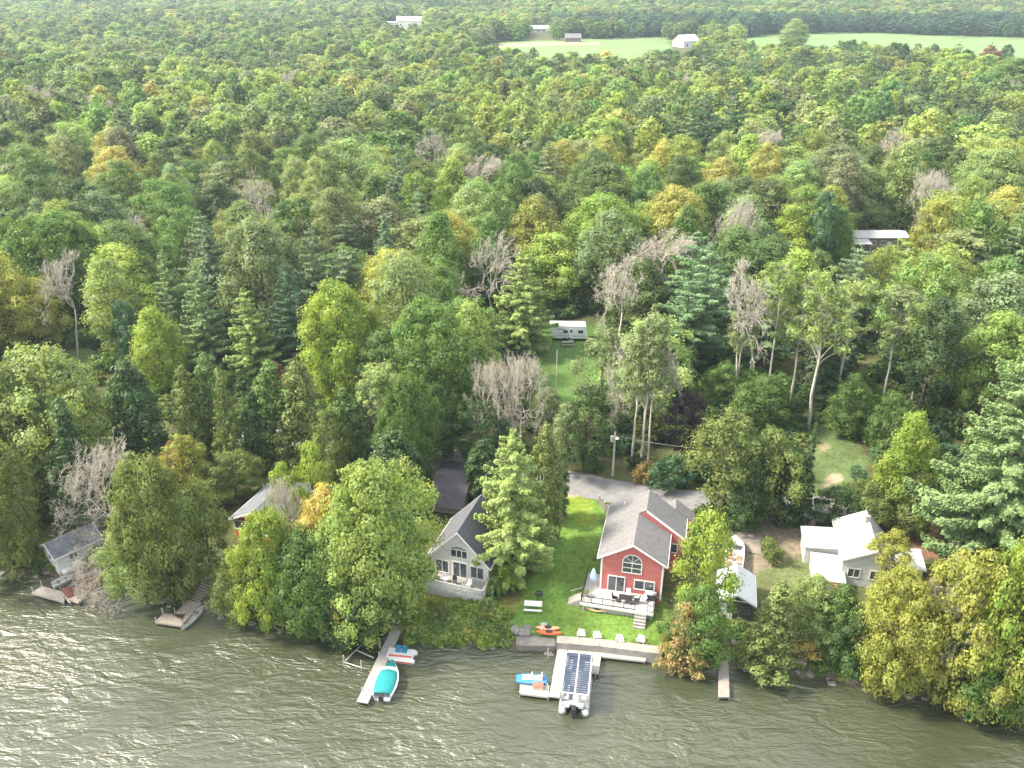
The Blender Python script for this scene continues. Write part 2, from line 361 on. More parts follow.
# ------------------------------------------------------------------ tree meshes
def cards(C, Nn, S, rng, asp=1.25):
    n_ = len(C); Nn = Nn / (np.linalg.norm(Nn, axis=1, keepdims=True) + 1e-9)
    t = rng.normal(size=(n_, 3)); u = np.cross(Nn, t); u /= np.linalg.norm(u, axis=1, keepdims=True) + 1e-9; v = np.cross(Nn, u)
    S = S[:, None]; j = lambda: rng.uniform(.6, 1.15, (n_, 1))
    V = np.stack([C - u*S*j()*asp*.5, C - v*S*j()*.5 + Nn*S*.08, C + u*S*j()*asp*.5, C + v*S*j()*.5 + Nn*S*.08], 1).reshape(-1, 3)
    return V, np.arange(4*n_).reshape(-1, 4)
def unit(rng, n_):
    d = rng.normal(size=(n_, 3)); return d / np.linalg.norm(d, axis=1, keepdims=True)
def lobes_leaves(rng, lobes, leaf, dens, flat=1.):
    Cs, Ns, Ss, Ls = [], [], [], []
    for c, r in lobes:
        n_ = max(8, int(dens * 4 * math.pi * r * r / (leaf * leaf)))
        d = unit(rng, n_)
        out = np.array([c[0], c[1], .35 * r]); out = out / (np.linalg.norm(out) + 1e-6)
        keep = d @ out + .7 * d[:, 2] > -.45; d = d[keep]
        # lumpy lobe surface
        ph = rng.uniform(0, 6, 3); bump = 1 + .24*np.sin(d[:, 0]*5+ph[0]) + .22*np.sin(d[:, 1]*6+ph[1]) + .18*np.sin(d[:, 2]*6+ph[2] + d[:, 0]*3)
        rad = r * bump * (1.06 - .5 * rng.random(len(d))**1.6)
        p = c + d * rad[:, None] * np.array([1, 1, .82 * flat])
        Cs.append(p); Ns.append(d * 1.1 + unit(rng, len(d)) * .48 + np.array([0, 0, .2])); Ss.append(leaf * rng.uniform(.6, 1.5, len(d)))
        lt = rng.random(); lh = rng.random()
        Ls.append(np.stack([np.clip(.6*lt + .4*rng.random(len(d)), 0, 1), np.clip(.6*lh + .4*rng.random(len(d)), 0, 1), 0*rad], 1))
        m_ = 20; d = unit(rng, m_)      # the dense mass of leaves inside the clump
        Cs.append(c + d * (r * rng.uniform(.35, .62, (m_, 1))) * np.array([1, 1, .82 * flat])); Ns.append(d + unit(rng, m_)*.4); Ss.append(r * rng.uniform(.4, .75, m_)); Ls.append(np.stack([np.full(m_, .5*lt + .2), np.full(m_, .6*lh + .2), np.ones(m_)], 1))
    C = np.concatenate(Cs); V, Fc = cards(C, np.concatenate(Ns), np.concatenate(Ss), rng)
    return V, Fc, np.repeat(np.concatenate(Ls), 4, 0)
def env(kind, u):
    if kind == 'round': return math.sin(math.pi * min(1, (.10 + .86*u)))**.55
    if kind == 'oval': return math.sin(math.pi * (.12 + .84*u)**1.12)**.7
    if kind == 'cone': return (1 - u)**.8 * min(1, .55 + 3*u) + .05
    if kind == 'column': return min(1, .7 + 1.2*u) * (1 - u**2.6)**.7 * .96 + .04
    return 1
def tubes(segs, n=5):
    """segs: list of (p, q, r0, r1) -> V,F"""
    A = np.array([s[0] for s in segs]); B = np.array([s[1] for s in segs]); r0 = np.array([s[2] for s in segs]); r1 = np.array([s[3] for s in segs])
    d = B - A; d /= np.linalg.norm(d, axis=1, keepdims=True) + 1e-9
    up = np.where(np.abs(d[:, 2:3]) > .9, [[1., 0, 0]], [[0, 0, 1.]]); a = np.cross(d, up); a /= np.linalg.norm(a, axis=1, keepdims=True); b_ = np.cross(d, a)
    an = np.arange(n) * 2 * math.pi / n; ca, sa = np.cos(an), np.sin(an)
    ring = a[:, None] * ca[None, :, None] + b_[:, None] * sa[None, :, None]
    V = np.concatenate([A[:, None] + ring * r0[:, None, None], B[:, None] + ring * r1[:, None, None]], 1).reshape(-1, 3)
    i = np.arange(n); k = (i + 1) % n; base = (np.arange(len(segs)) * 2 * n)[:, None]
    Fq = np.stack([base + i, base + k, base + n + k, base + n + i], 2).reshape(-1, 4)
    return V, Fq
def limb(rng, p, q, r0, r1, segs, n=4, wob=.12):
    p = np.array(p, float); q = np.array(q, float); L_ = np.linalg.norm(q - p); last = p; rl = r0
    for i in range(1, n + 1):
        t = i / n; x = p + (q - p) * t + (rng.normal(size=3) * wob * L_ / n if i < n else 0); r = r0 + (r1 - r0) * t
        segs.append((last, x, rl, r)); last = x; rl = r
def broadleaf(seed, kind='round', R=4.6, Hh=15., base=.07, nl=38, leaf=.19, dens=.80, lob=(.22, .40), inner=True):
    rng = np.random.default_rng(seed); z0 = Hh * base; hc = Hh - z0; lobes = []; ecc = rng.uniform(.85, 1.15); ph = rng.uniform(0, 6.3)
    for i in range(nl):
        u = (i + rng.random()) / nl; u = u**.85
        a = i * 2.39996 + rng.normal() * .3; e = env(kind, u) * (1 + .18*math.sin(2*a + ph) + .13*math.sin(3*a + 2*ph + 4*u))
        r = R * rng.uniform(*lob) * (.55 + .45 * e)
        rr = max(0, R * e - r * .75) * rng.uniform(.8, 1.05)
        lobes.append((np.array([rr*math.cos(a)*ecc, rr*math.sin(a)/ecc, z0 + u*(hc - r*.6) + rng.normal()*.2]), r))
    lobes.append((np.array([rng.normal()*.2, rng.normal()*.2, Hh - R*.3]), R*.3))
    V, Fc, lv = lobes_leaves(rng, lobes, leaf, dens)
    if inner:      # loose leaves through the middle of the crown
        n_ = int(len(Fc) * (.24 if kind in ('cone', 'column') else .10)); u = rng.random(n_); a = rng.random(n_)*6.28; e = np.array([env(kind, x) for x in u]); rr = R*e*.75*np.sqrt(rng.random(n_))
        C = np.stack([rr*np.cos(a), rr*np.sin(a), z0 + u*hc*.95], 1); V2, F2 = cards(C, unit(rng, n_), leaf*1.7*rng.uniform(.7, 1.3, n_), rng)
        Fc = np.concatenate([Fc, F2 + len(V)]); V = np.concatenate([V, V2]); lv = np.concatenate([lv, np.repeat(rng.random((n_, 3))*np.array([1, 1, 0]), 4, 0)])
    segs = []; tr = Hh * .016 + .06
    limb(rng, (0, 0, -.3), (rng.normal()*.3, rng.normal()*.3, Hh*.8), tr, tr*.25, segs, 6, .05)
    for i in range(0 if kind in ('cone', 'column') else 9):
        c, r = lobes[rng.integers(len(lobes))]; zb = max(z0*.7, min(c[2]*.7, Hh*.6)); limb(rng, (0, 0, zb), c*np.array([.8, .8, .95]), tr*.4, tr*.08, segs, 3)
    TV, TF = tubes(segs)
    return (V, Fc, lv), (TV, TF)
def conifer(seed, Hh=18., R=4.2, base=.16, levels=17, per=6, droop=-.05, up=.16, leaf=.34, dens=34., pw=.8, irr=.25, width=.2):
    rng = np.random.default_rng(seed); Cs, Ns, Ss, Ls = [], [], [], []; segs = []
    tr = Hh*.014 + .05; limb(rng, (0, 0, -.3), (0, 0, Hh*.98), tr, .03, segs, 8, .01)
    for k in range(levels):
        u = k / (levels - 1); z = Hh * (base + (1 - base) * u * .965)
        Lb = R * ((1 - u)**pw * .93 + .07) * min(1, .75 + 1.4*u)
        nb = max(4, int(per * (1 - .3*u))); a0 = rng.random()*6.28
        for i in range(nb):
            if rng.random() < .06: continue
            a = a0 + i*6.283/nb + rng.normal()*.22; Lx = Lb * (1 + rng.normal()*irr*.6); Lx = max(.3, Lx); zz = z + rng.normal()*Hh*.012
            dx, dy = math.cos(a), math.sin(a)
            tip = np.array([dx*Lx, dy*Lx, zz + Lx*(droop + up)])
            if Lx > .8: limb(rng, (0, 0, zz), tip*.93 + np.array([0, 0, zz])*.07*0, max(.02, tr*.22*(1-u)+.015), .012, segs, 2, .02)
            wl = width*Lx + .2; m_ = int(dens * Lx * (wl + .4)) + 12
            t = 1 - rng.random(m_)**1.35 * .86; sgn = rng.uniform(-1, 1, m_)
            lat = sgn * wl * (1.15 - .75*t) * (.8 + .2*np.sin(t*17 + i))
            hz = zz + Lx*(droop*t + up*t*t) + rng.normal(size=m_)*.10 - .22*np.abs(sgn)*wl
            C = np.stack([dx*Lx*t - dy*lat, dy*Lx*t + dx*lat, hz], 1)
            Cs.append(C); Ns.append(np.tile([dx*.35, dy*.35, .9], (m_, 1)) + unit(rng, m_)*.55); Ss.append(leaf*rng.uniform(.55, 1.4, m_)*(.75 + .35*(1-u)))
            lt = rng.random(); Ls.append(np.stack([np.clip(.45*lt + .55*rng.random(m_), 0, 1), .5 + .3*(rng.random(m_)-.5), 0*t], 1))
    V, Fc = cards(np.concatenate(Cs), np.concatenate(Ns), np.concatenate(Ss), rng, 1.7)
    return (V, Fc, np.repeat(np.concatenate(Ls), 4, 0)), tubes(segs)
def bare(seed, Hh=14., spread=.5, depth=6, trunk=.28, clear=.2, tw=.022, multi=1, wide=1.):
    rng = np.random.default_rng(seed); segs = []; tips = []
    def grow(p, d, L_, r, k):
        q = p
        for i in range(2):
            d2 = d + rng.normal(size=3)*.14; d2 /= np.linalg.norm(d2); q2 = q + d2*L_/2; segs.append((q, q2, r*(1 - .15*i), r*(.85 - .15*i))); q = q2
            if k <= 3 and k > 0: 
                s = d2 + rng.normal(size=3)*.8; s /= np.linalg.norm(s); segs.append((q, q + s*L_*.5, tw, tw*.6))
        tips.append(q)
        if k == 0: return
        for j in range(3 if (rng.random() < .55 or k == depth) else 2):
            s = rng.normal(size=3); s -= s @ d * d; s /= np.linalg.norm(s)
            nd = d*(1 - spread*.45) + s*spread*(1 if k < depth else 1.1)*wide + np.array([0, 0, .10]); nd /= np.linalg.norm(nd)
            grow(q, nd, L_*rng.uniform(.68, .88), max(tw, r*.66), k - 1)
    for t in range(multi):
        d = np.array([rng.normal()*.12, rng.normal()*.12, 1.]); d /= np.linalg.norm(d); st = np.array([rng.normal()*.5, rng.normal()*.5, -.3]) if multi > 1 else np.array([0, 0, -.3])
        limb(rng, st, st + d*Hh*clear, trunk, trunk*.8, segs, 3, .04)
        grow(st + d*Hh*clear, d, Hh*(1-clear)*.27, trunk*.7, depth)
    zt = max(s[1][2] for s in segs); k = Hh/zt
    segs = [(a*k if 1 else a, b_*k, r0, r1) for a, b_, r0, r1 in segs]
    E = np.array([s[1] for s in segs]); up_ = E[E[:, 2] > .45*Hh]; mx_, my_, mz_ = np.median(up_, 0)
    fx = lambda p: np.array([p[0] - mx_*max(0, p[2])/mz_, p[1] - my_*max(0, p[2])/mz_, p[2]])
    segs = [(fx(a), fx(b_), r0, r1) for a, b_, r0, r1 in segs]
    return tubes(segs, 3), [t*k for t in tips]
def birch(seed, Hh=20., dens=.3, lean=0.):
    rng = np.random.default_rng(seed); segs = []; lobes = []
    top = np.array([lean*Hh, rng.normal()*.4, Hh*.93]); limb(rng, (0, 0, -.3), top, .21, .04, segs, 8, .03)
    for i in range(20):
        u = .42 + .56*rng.random(); a = i*2.4; Lb = (1.15 - u)*rng.uniform(2.6, 5.2); p = np.array([top[0]*u, top[1]*u, Hh*u*.93])
        q = p + np.array([math.cos(a)*Lb*.75, math.sin(a)*Lb*.75, Lb*.9]); limb(rng, p, q, .07, .02, segs, 3, .1)
        for j in range(3):
            e = q + rng.normal(size=3)*.7; limb(rng, p + (q-p)*.6, e, .03, .015, segs, 2); lobes.append((e, rng.uniform(.5, 1.0)))
    V, Fc, lv = lobes_leaves(rng, lobes, .2, dens)
    return (V, Fc, lv), tubes(segs, 4)

LIB = {}
def reg(kind, i, gen, lm, bm_, R, Hh):
    (V, Fc, lv), (TV, TF) = gen
    cm = np_mesh('crown', V, [Fc], lm, lv); tm = np_mesh('trunk', TV, [TF], bm_, smooth=True)
    LIB.setdefault(kind, []).append((cm, tm, R, Hh, (V, Fc, lv, TV, TF)))
for i in range(12): reg('round', i, broadleaf(10+i, ('round', 'oval', 'round', 'column')[i % 4], nl=26+3*i, lob=((.2, .46), (.24, .38), (.16, .34))[i % 3]), LEAF, BARK, 4.6, 15.)
for i in range(4): reg('dome', i, broadleaf(210+i, 'round', R=7., Hh=17., base=.05, nl=78, leaf=.25, dens=1.0, lob=(.15, .27)), LEAF, BARK, 7., 17.)
for i in range(3): reg('oval', i, broadleaf(20+i, 'oval', R=3.6, nl=34, base=.15), LEAF, BARK, 3.6, 15.)
for i in range(3): reg('cedar', i, broadleaf(30+i, 'cone', R=3.2, Hh=14, base=.04, nl=80, leaf=.18, dens=1.0, lob=(.16, .27)), NEEDLE, BARK, 3.2, 14.)
for i in range(3): reg('column', i, broadleaf(40+i, 'column', R=2.6, Hh=13, base=.05, nl=64, leaf=.18, dens=1.0, lob=(.2, .33)), NEEDLE, BARK, 2.6, 13.)
for i in range(2): reg('shrub', i, broadleaf(50+i, 'round', R=2., Hh=3., base=.0, nl=26, leaf=.16, dens=.7, lob=(.22, .4)), LEAF, BARK, 2., 3.)
for i in range(4): reg('pine', i, conifer(60+i, 18., 4.4, .2, 15, 6, .02, .16, leaf=.19, dens=120, pw=.62, irr=.34, width=.2), NEEDLE, BARK, 4.4, 18.)
for i in range(1): reg('bigpine', i, conifer(160, 24., 8.2, .06, 26, 9, .0, .14, leaf=.22, dens=120, pw=.6, irr=.28, width=.15), NEEDLE, BARK, 8.2, 24.)
for i in range(1): reg('lawnpine', i, conifer(163, 17., 5., .05, 20, 8, -.04, .2, leaf=.18, dens=130, pw=.72, irr=.2, width=.17), NEEDLE, BARK, 5., 17.)
for i in range(3): reg('spruce', i, conifer(70+i, 16., 3.2, .06, 26, 8, -.22, .1, leaf=.19, dens=110, pw=.9, irr=.16, width=.22), NEEDLE, BARK, 3.2, 16.)
for i in range(3): reg('birch', i, birch(80+i, 20., .42, (-.03, .03, 0)[i]), LEAF, PBARK, 3.8, 20.)
BARE = []
for i in range(4):
    (TV, TF), tips = bare(90+i, 14., .60 + .07*i, (7, 7, 8, 7)[i], .27, (.14, .25, .05, .18)[i], .022, 1)
    BARE.append((np_mesh('branches', TV, [TF], GBARK), TV, TF))
CAT = {'round': 'broadleaf_tree', 'oval': 'broadleaf_tree', 'cedar': 'cedar_tree', 'column': 'cedar_tree', 'shrub': 'shrub', 'dome': 'broadleaf_tree', 'pine': 'pine_tree', 'bigpine': 'pine_tree', 'lawnpine': 'pine_tree', 'spruce': 'spruce_tree', 'birch': 'birch_tree', 'bare': 'bare_tree'}
trng = random.Random(11)
def put_tree(kind, P, height, radius, col, label, group=None, var=None, rz=None, cat=None):
    rz = trng.uniform(0, 6.28) if rz is None else rz
    t = thing(CAT[kind], label, cat or ('shrub' if kind == 'shrub' else 'tree'), P, rz, group)
    if kind == 'bare':
        me, TV, TF = BARE[trng.randrange(4) if var is None else var]; ex = float(np.percentile(np.hypot(TV[:, 0], TV[:, 1]), 97))
        o = bpy.data.objects.new('branches', me); COL.objects.link(o); o.parent = t; o.scale = (radius/ex, radius/ex, height/14.)
        return t
    lib = LIB[kind]; cm, tm, R, Hh, _ = lib[trng.randrange(len(lib)) if var is None else var % len(lib)]
    q = trng.uniform(.88, 1.13); sc = (radius/R*q, radius/R/q, height/Hh)
    for nm, me in (('crown', cm), ('trunk', tm)):
        o = bpy.data.objects.new(nm, me); COL.objects.link(o); o.parent = t; o.scale = sc
        if nm == 'crown': o.color = (*col, 1)
    return t
# ------------------------------------------------------------------ the trees one can tell apart
C_ = dict(dg=(.06, .105, .034), g=(.105, .17, .045), mg=(.13, .21, .055), yg=(.235, .31, .06), ol=(.15, .19, .055), oy=(.27, .285, .065), pg=(.23, .295, .105),
          gg=(.185, .235, .11), bg=(.075, .145, .07), orr=(.42, .35, .12), yl=(.36, .37, .095), rd=(.30, .11, .07), pu=(.035, .024, .034), br=(.25, .19, .075), pn=(.17, .25, .095), pl=(.25, .325, .095))
# base x, base y, top y, crown width px, kind, colour, label
T = [
 (14, 572, 440, 84, 'dome', 'ol', 'broad green tree with a yellow flush, at the left edge above the water'),
 (40, 500, 362, 70, 'round', 'ol', 'olive rounded tree half hidden behind the big dome at the left edge'),
 (66, 486, 350, 124, 'dome', 'pg', 'biggest domed tree on the left, its top leaves pale and cream'),
 (90, 522, 400, 66, 'cedar', 'dg', 'dark green conical cedar above the white lakeside cabin'),
 (148, 470, 360, 58, 'column', 'dg', 'dark green rounded cedar between the domed tree and the cedar clump'),
 (122, 556, 440, 100, 'bare', 'g', 'pale leafless tree with dense silver twigs over the white cabin'),
 (170, 600, 454, 86, 'dome', 'ol', 'broad olive tree on the shore beside the stair dock'),
 (146, 604, 508, 60, 'round', 'pg', 'low pale green tree at the water beside the fallen twigs'),
 (193, 505, 434, 42, 'oval', 'oy', 'small yellow olive tree beside the red roof patch'),
 (214, 590, 478, 46, 'oval', 'ol', 'slim olive tree left of the red cabin'),
 (236, 500, 452, 54, 'round', 'ol', 'low olive tree above the red cabin roof'),
 (200, 468, 366, 40, 'column', 'ol', 'leftmost spire of the cedar clump behind the red cabin'),
 (222, 462, 352, 42, 'column', 'g', 'green spire in the middle of the cedar clump'),
 (236, 478, 370, 38, 'cedar', 'ol', 'pointed cedar with a brownish top in the cedar clump'),
 (262, 470, 392, 36, 'column', 'dg', 'short dark cedar at the right of the cedar clump'),
 (282, 466, 362, 48, 'column', 'g', 'tall green cedar right of the orange clearing'),
 (308, 470, 360, 52, 'column', 'ol', 'tall olive cedar beside the grey road bend'),
 (334, 492, 410, 42, 'oval', 'ol', 'slim olive tree with a tan top above the yellow poplar'),
 (352, 478, 388, 40, 'column', 'g', 'narrow green cedar between the olive tree and the pale birch'),
 (380, 478, 362, 60, 'birch', 'pg', 'pale green birch with twin white stems, above the grey cottage'),
 (374, 470, 380, 50, 'round', 'gg', 'grey green tree around the pale twin stem birch'),
 (412, 490, 376, 56, 'dome', 'g', 'green rounded tree above the asphalt driveway'),
 (398, 515, 430, 60, 'column', 'dg', 'dark green cedar left of the asphalt driveway'),
 (438, 462, 384, 44, 'round', 'dg', 'dark tree at the head of the asphalt driveway'),
 (250, 622, 550, 52, 'round', 'ol', 'low olive tree over the water beside the canoe'),
 (276, 628, 510, 62, 'dome', 'yg', 'bright yellow green tree on the bank below the red cabin'),
 (296, 572, 462, 40, 'oval', 'yg', 'yellow green poplar with a notched top, right of the red cabin'),
 (322, 560, 440, 40, 'oval', 'yg', 'taller yellow green poplar with a grey stem behind the orange tree'),
 (296, 600, 474, 52, 'bare', 'g', 'grey twiggy dead tree left of the orange tree'),
 (334, 606, 486, 58, 'round', 'orr', 'tree with an orange autumn top in the clump left of the long dock'),
 (322, 634, 528, 78, 'dome', 'g', 'green round tree hiding the foot of the orange topped tree'),
 (370, 640, 520, 84, 'round', 'pl', 'pale green tree filling the gap beside the long dock'),
 (308, 636, 545, 58, 'round', 'g', 'green overhanging tree at the water under the dead twigs'),
 (346, 646, 566, 34, 'round', 'orr', 'low orange tree above the water beside the long dock'),
 (350, 645, 575, 66, 'round', 'dg', 'dark drooping tree at the water left of the long dock'),
 (386, 626, 462, 104, 'dome', 'pl', 'largest pale yellow green tree left of the grey cottage'),
 (362, 632, 500, 70, 'round', 'pl', 'pale tree joined to the largest yellow green crown'),
 (512, 570, 427, 106, 'lawnpine', 'pl', 'yellow green pine standing at the corner of the grey cottage'),
 (544, 546, 424, 40, 'column', 'ol', 'dark columnar cedar with an olive tip behind the yellow green pine'),
 (556, 520, 450, 30, 'column', 'dg', 'short dark cedar at the top of the lawn'),
 (484, 500, 440, 44, 'column', 'dg', 'dark cedar right of the asphalt driveway'),
 (492, 452, 358, 66, 'bare', 'g', 'left of two low leafless trees with pinkish grey twigs, centre'),
 (520, 452, 352, 72, 'bare', 'g', 'wide leafless tree with pinkish grey twigs below the pine and trailer'),
 (480, 462, 400, 50, 'round', 'dg', 'dark shrubby tree under the pinkish leafless tree'),
 (521, 350, 250, 78, 'lawnpine', 'pl', 'layered pine standing alone left of the white trailer'),
 (640, 468, 306, 60, 'birch', 'gg', 'tallest birch with a bare white trunk behind the utility pole'),
 (648, 470, 318, 50, 'birch', 'gg', 'white birch leaning right, second stem behind the brown bush'),
 (632, 462, 330, 50, 'birch', 'gg', 'grey birch with thin crown left of the tallest birch'),
 (644, 462, 312, 84, 'bare', 'g', 'grey leafless tree woven through the white birches'),
 (600, 436, 325, 62, 'round', 'gg', 'grey green tree right of the white trailer'),
 (586, 470, 385, 60, 'round', 'dg', 'dark green bushy tree left of the utility pole'),
 (546, 434, 388, 36, 'round', 'gg', 'grey green bushy tree closing the lower end of the trailer clearing'),
 (566, 474, 402, 40, 'oval', 'gg', 'grey green slim tree above the road end'),
 (684, 462, 391, 44, 'oval', 'pu', 'dark purple leaved tree right of the birches'),
 (720, 522, 409, 68, 'oval', 'ol', 'olive oval tree above the red house roof'),
 (764, 524, 430, 56, 'oval', 'ol', 'olive yellow topped tree between the oval tree and the spruce'),
 (748, 524, 450, 60, 'round', 'dg', 'dark bushy tree over the gravel drive'),
 (798, 524, 420, 26, 'spruce', 'dg', 'narrow dark spire spruce beside the right lawn'),
 (780, 522, 450, 46, 'column', 'dg', 'dark cedar just left of the spire spruce'),
 (696, 655, 508, 58, 'oval', 'yg', 'bright lime green tree right of the red house'),
 (698, 672, 582, 54, 'round', 'mg', 'green tree at the water under the lime green tree'),
 (682, 672, 600, 52, 'cedar', 'br', 'brownish cedar at the shore beside the pier end'),
 (766, 672, 584, 74, 'cedar', 'ol', 'broad olive cedar right of the short plank dock'),
 (806, 645, 574, 54, 'round', 'pg', 'pale green round tree in front of the white roofed house'),
 (832, 655, 585, 56, 'round', 'g', 'green tree below the white roofed house'),
 (880, 690, 572, 84, 'dome', 'oy', 'yellow olive tree overhanging the shore right of the boulder'),
 (850, 676, 610, 60, 'round', 'dg', 'low dark tree on the shore below the golden bush'),
 (884, 590, 530, 40, 'oval', 'oy', 'small golden olive tree beside the white roofed house'),
 (944, 700, 556, 100, 'dome', 'oy', 'big olive gold tree with a pale dead limb, lower right'),
 (925, 690, 556, 84, 'bare', 'g', 'pale dead tree showing through the olive gold crown'),
 (996, 712, 530, 108, 'dome', 'yg', 'huge yellow green tree at the lower right corner'),
 (962, 706, 612, 92, 'dome', 'g', 'green overhanging tree at the lower right waterline'),
 (1035, 726, 585, 100, 'dome', 'g', 'green tree cut by the right edge of the picture'),
 (978, 568, 334, 158, 'bigpine', 'pn', 'huge white pine with layered boughs on the right'),
 (1045, 600, 420, 90, 'pine', 'pn', 'pine cut by the right edge beside the huge pine'),
 (892, 528, 410, 58, 'round', 'yg', 'yellow green tree right of the small right lawn'),
 (862, 528, 480, 46, 'round', 'ol', 'olive tree just behind the white roofed house'),
 (832, 530, 488, 48, 'round', 'dg', 'dark hedge like tree left of the white roofed house'),
 (905, 535, 470, 56, 'round', 'ol', 'olive tree between the white roof and the huge pine'),
 (884, 460, 392, 46, 'round', 'g', 'green tree at the back of the small right lawn'),
 (845, 436, 372, 46, 'round', 'g', 'green bushy tree above the small right lawn'),
 (735, 412, 262, 62, 'bare', 'g', 'tall grey leafless tree with two white stems, right of the birches'),
 (732, 408, 280, 40, 'birch', 'gg', 'thin birch inside the tall grey leafless tree'),
 (766, 402, 254, 46, 'birch', 'pg', 'tall straight birch in the middle of the right wood edge'),
 (808, 428, 268, 66, 'birch', 'pg', 'forked birch with pale trunk behind the right lawn'),
 (790, 405, 280, 60, 'birch', 'gg', 'grey green birch left of the forked birch'),
 (832, 405, 275, 60, 'birch', 'pg', 'pale birch right of the forked birch'),
 (880, 410, 285, 56, 'birch', 'gg', 'slender grey birch near the huge pine'),
 (912, 400, 300, 60, 'birch', 'pg', 'pale green birch just left of the huge pine'),
 (822, 405, 335, 40, 'spruce', 'dg', 'small dark spruce among the birches behind the lawn'),
 (760, 430, 375, 50, 'round', 'g', 'green low tree under the straight birch'),
 (722, 405, 362, 44, 'round', 'g', 'low green tree right of the purple tree'),
 (10, 352, 250, 66, 'round', 'yl', 'golden yellow tree at the left edge, middle distance'),
 (44, 348, 275, 46, 'round', 'yl', 'smaller golden tree beside the golden yellow one'),
 (78, 358, 252, 48, 'bare', 'g', 'dark grey leafless tree between the golden and the pale tree'),
 (124, 362, 258, 56, 'oval', 'pg', 'pale cream green tree right of the leafless tree'),
 (136, 372, 300, 36, 'oval', 'bg', 'small blue green tree in front of the pale cream tree'),
 (28, 318, 218, 52, 'dome', 'mg', 'left crown of the twin domes above the golden tree'),
 (70, 320, 212, 86, 'dome', 'mg', 'right and larger crown of the twin domes above the golden tree'),
 (166, 392, 306, 62, 'round', 'yg', 'yellow green tree below the left pine group'),
 (212, 370, 262, 66, 'lawnpine', 'pn', 'front pine of the left pine group'),
 (180, 350, 248, 52, 'lawnpine', 'pn', 'rear pine of the left pine group'),
 (268, 330, 218, 92, 'dome', 'gg', 'wide grey green crown above the two pale pines'),
 (256, 378, 286, 62, 'lawnpine', 'pl', 'pale soft pine right of the left pine group'),
 (298, 366, 258, 54, 'lawnpine', 'bg', 'dark blue green pine right of the pale soft pine'),
 (345, 398, 282, 84, 'dome', 'yg', 'yellow green rounded tree in the centre left of the wood'),
 (398, 345, 250, 66, 'round', 'yl', 'yellow orange topped tree above the centre of the wood'),
 (440, 352, 262, 60, 'round', 'mg', 'green rounded tree right of the yellow orange one'),
 (432, 420, 300, 90, 'dome', 'mg', 'large green tree below the yellow orange one'),
 (472, 400, 300, 62, 'round', 'pl', 'pale green tree beside the lone layered pine'),
 (385, 410, 330, 60, 'round', 'g', 'green tree between two yellowish crowns in the centre'),
 (442, 320, 210, 60, 'round', 'mg', 'green tree behind the lone layered pine to its left'),
 (730, 295, 194, 54, 'bare', 'g', 'grey leafless tree left of the lime green tree, upper right'),
 (781, 292, 202, 40, 'oval', 'yg', 'lime green tree left of the long white roof'),
 (812, 292, 190, 38, 'oval', 'bg', 'blue green tree beside the lime green tree'),
 (830, 290, 206, 34, 'round', 'mg', 'green tree touching the left end of the long white roof'),
 (880, 226, 184, 42, 'bare', 'g', 'grey leafless tree behind the long white roof'),
 (922, 295, 196, 50, 'round', 'oy', 'olive yellow tree at the right end of the long white roof'),
 (957, 300, 200, 60, 'round', 'mg', 'green tree right of the olive yellow tree, upper right'),
 (1006, 310, 178, 78, 'lawnpine', 'pn', 'tall soft pine at the right edge, upper part'),
 (893, 232, 140, 58, 'round', 'pg', 'pale green rounded tree above the long white roof'),
 (726, 178, 82, 46, 'pine', 'bg', 'dark pine of the dark pair, upper middle'),
 (700, 172, 90, 40, 'pine', 'bg', 'dark pine left of its taller neighbour, upper middle'),
 (684, 190, 112, 48, 'pine', 'pn', 'grey green pine in front of the two dark pines'),
 (872, 165, 96, 36, 'pine', 'bg', 'left of two dark pines in the upper right wood'),
 (908, 168, 94, 40, 'pine', 'bg', 'right of two dark pines in the upper right wood'),
 (986, 72, 46, 22, 'round', 'rd', 'small red autumn tree at the edge of the far field'),
 (1002, 72, 44, 16, 'round', 'dg', 'dark green tree beside the small red tree'),
 (793, 48, 18, 34, 'round', 'pg', 'round pale tree standing in the far field'),
 (1004, 105, 56, 60, 'round', 'mg', 'large green tree at the right edge of the far field'),
 (265, 255, 165, 60, 'bare', 'g', 'pale grey half bare tree in the upper left wood'),
 (548, 212, 140, 50, 'pine', 'gg', 'grey green pine in the upper middle of the wood'),
]
placed = []     # (x, y, radius)
for i, (bx, by, ty, wpx, kind, col, label) in enumerate(T):
    P = G(bx, by); h = top_z(P, ty)
    Zt = proj(P.x, P.y, P.z + h * .6)[2]; rad = wpx / 2 * Zt / F
    put_tree(kind, P, h, rad * (1.06 if kind not in ('pine', 'bare', 'spruce', 'lawnpine', 'bigpine') else 1.0), C_[col], label, var=2 if kind == 'bare' and ty in (358, 352, 440, 474, 442) else None)
    placed.append((P.x, P.y, rad))

# ------------------------------------------------------------------ the wood
def fbm(x, y, s, seed):
    r = np.random.default_rng(seed); v = 0
    for k in range(5):
        a = r.random()*6.28; f = s * 1.7**k; v = v + np.sin((x*math.cos(a) + y*math.sin(a))*f + r.random()*6.28 + 1.5*np.sin((x*math.sin(a) - y*math.cos(a))*f*.7)) / (1.4**k)
    return v
frng = np.random.default_rng(21)
cand = []
def ring_points(y0, y1, s):
    out = []; y = y0
    while y < y1:
        hw = .66 * y + 45; n_ = int(2*hw/s)
        xx = -hw + (np.arange(n_) + .5) * s + frng.uniform(-.42, .42, n_)*s; yy = y + frng.uniform(-.42, .42, n_)*s
        out.append(np.stack([xx, yy], 1)); y += s
    return np.concatenate(out)
pts = np.concatenate([ring_points(92, 420, 10.8), ring_points(420, 1000, 11.2), ring_points(1000, 3600, 13.)])
hz = gh(pts[:, 0], pts[:, 1]); px, py, pz = proj(pts[:, 0], pts[:, 1], hz)
bad = np.zeros(len(pts), bool)
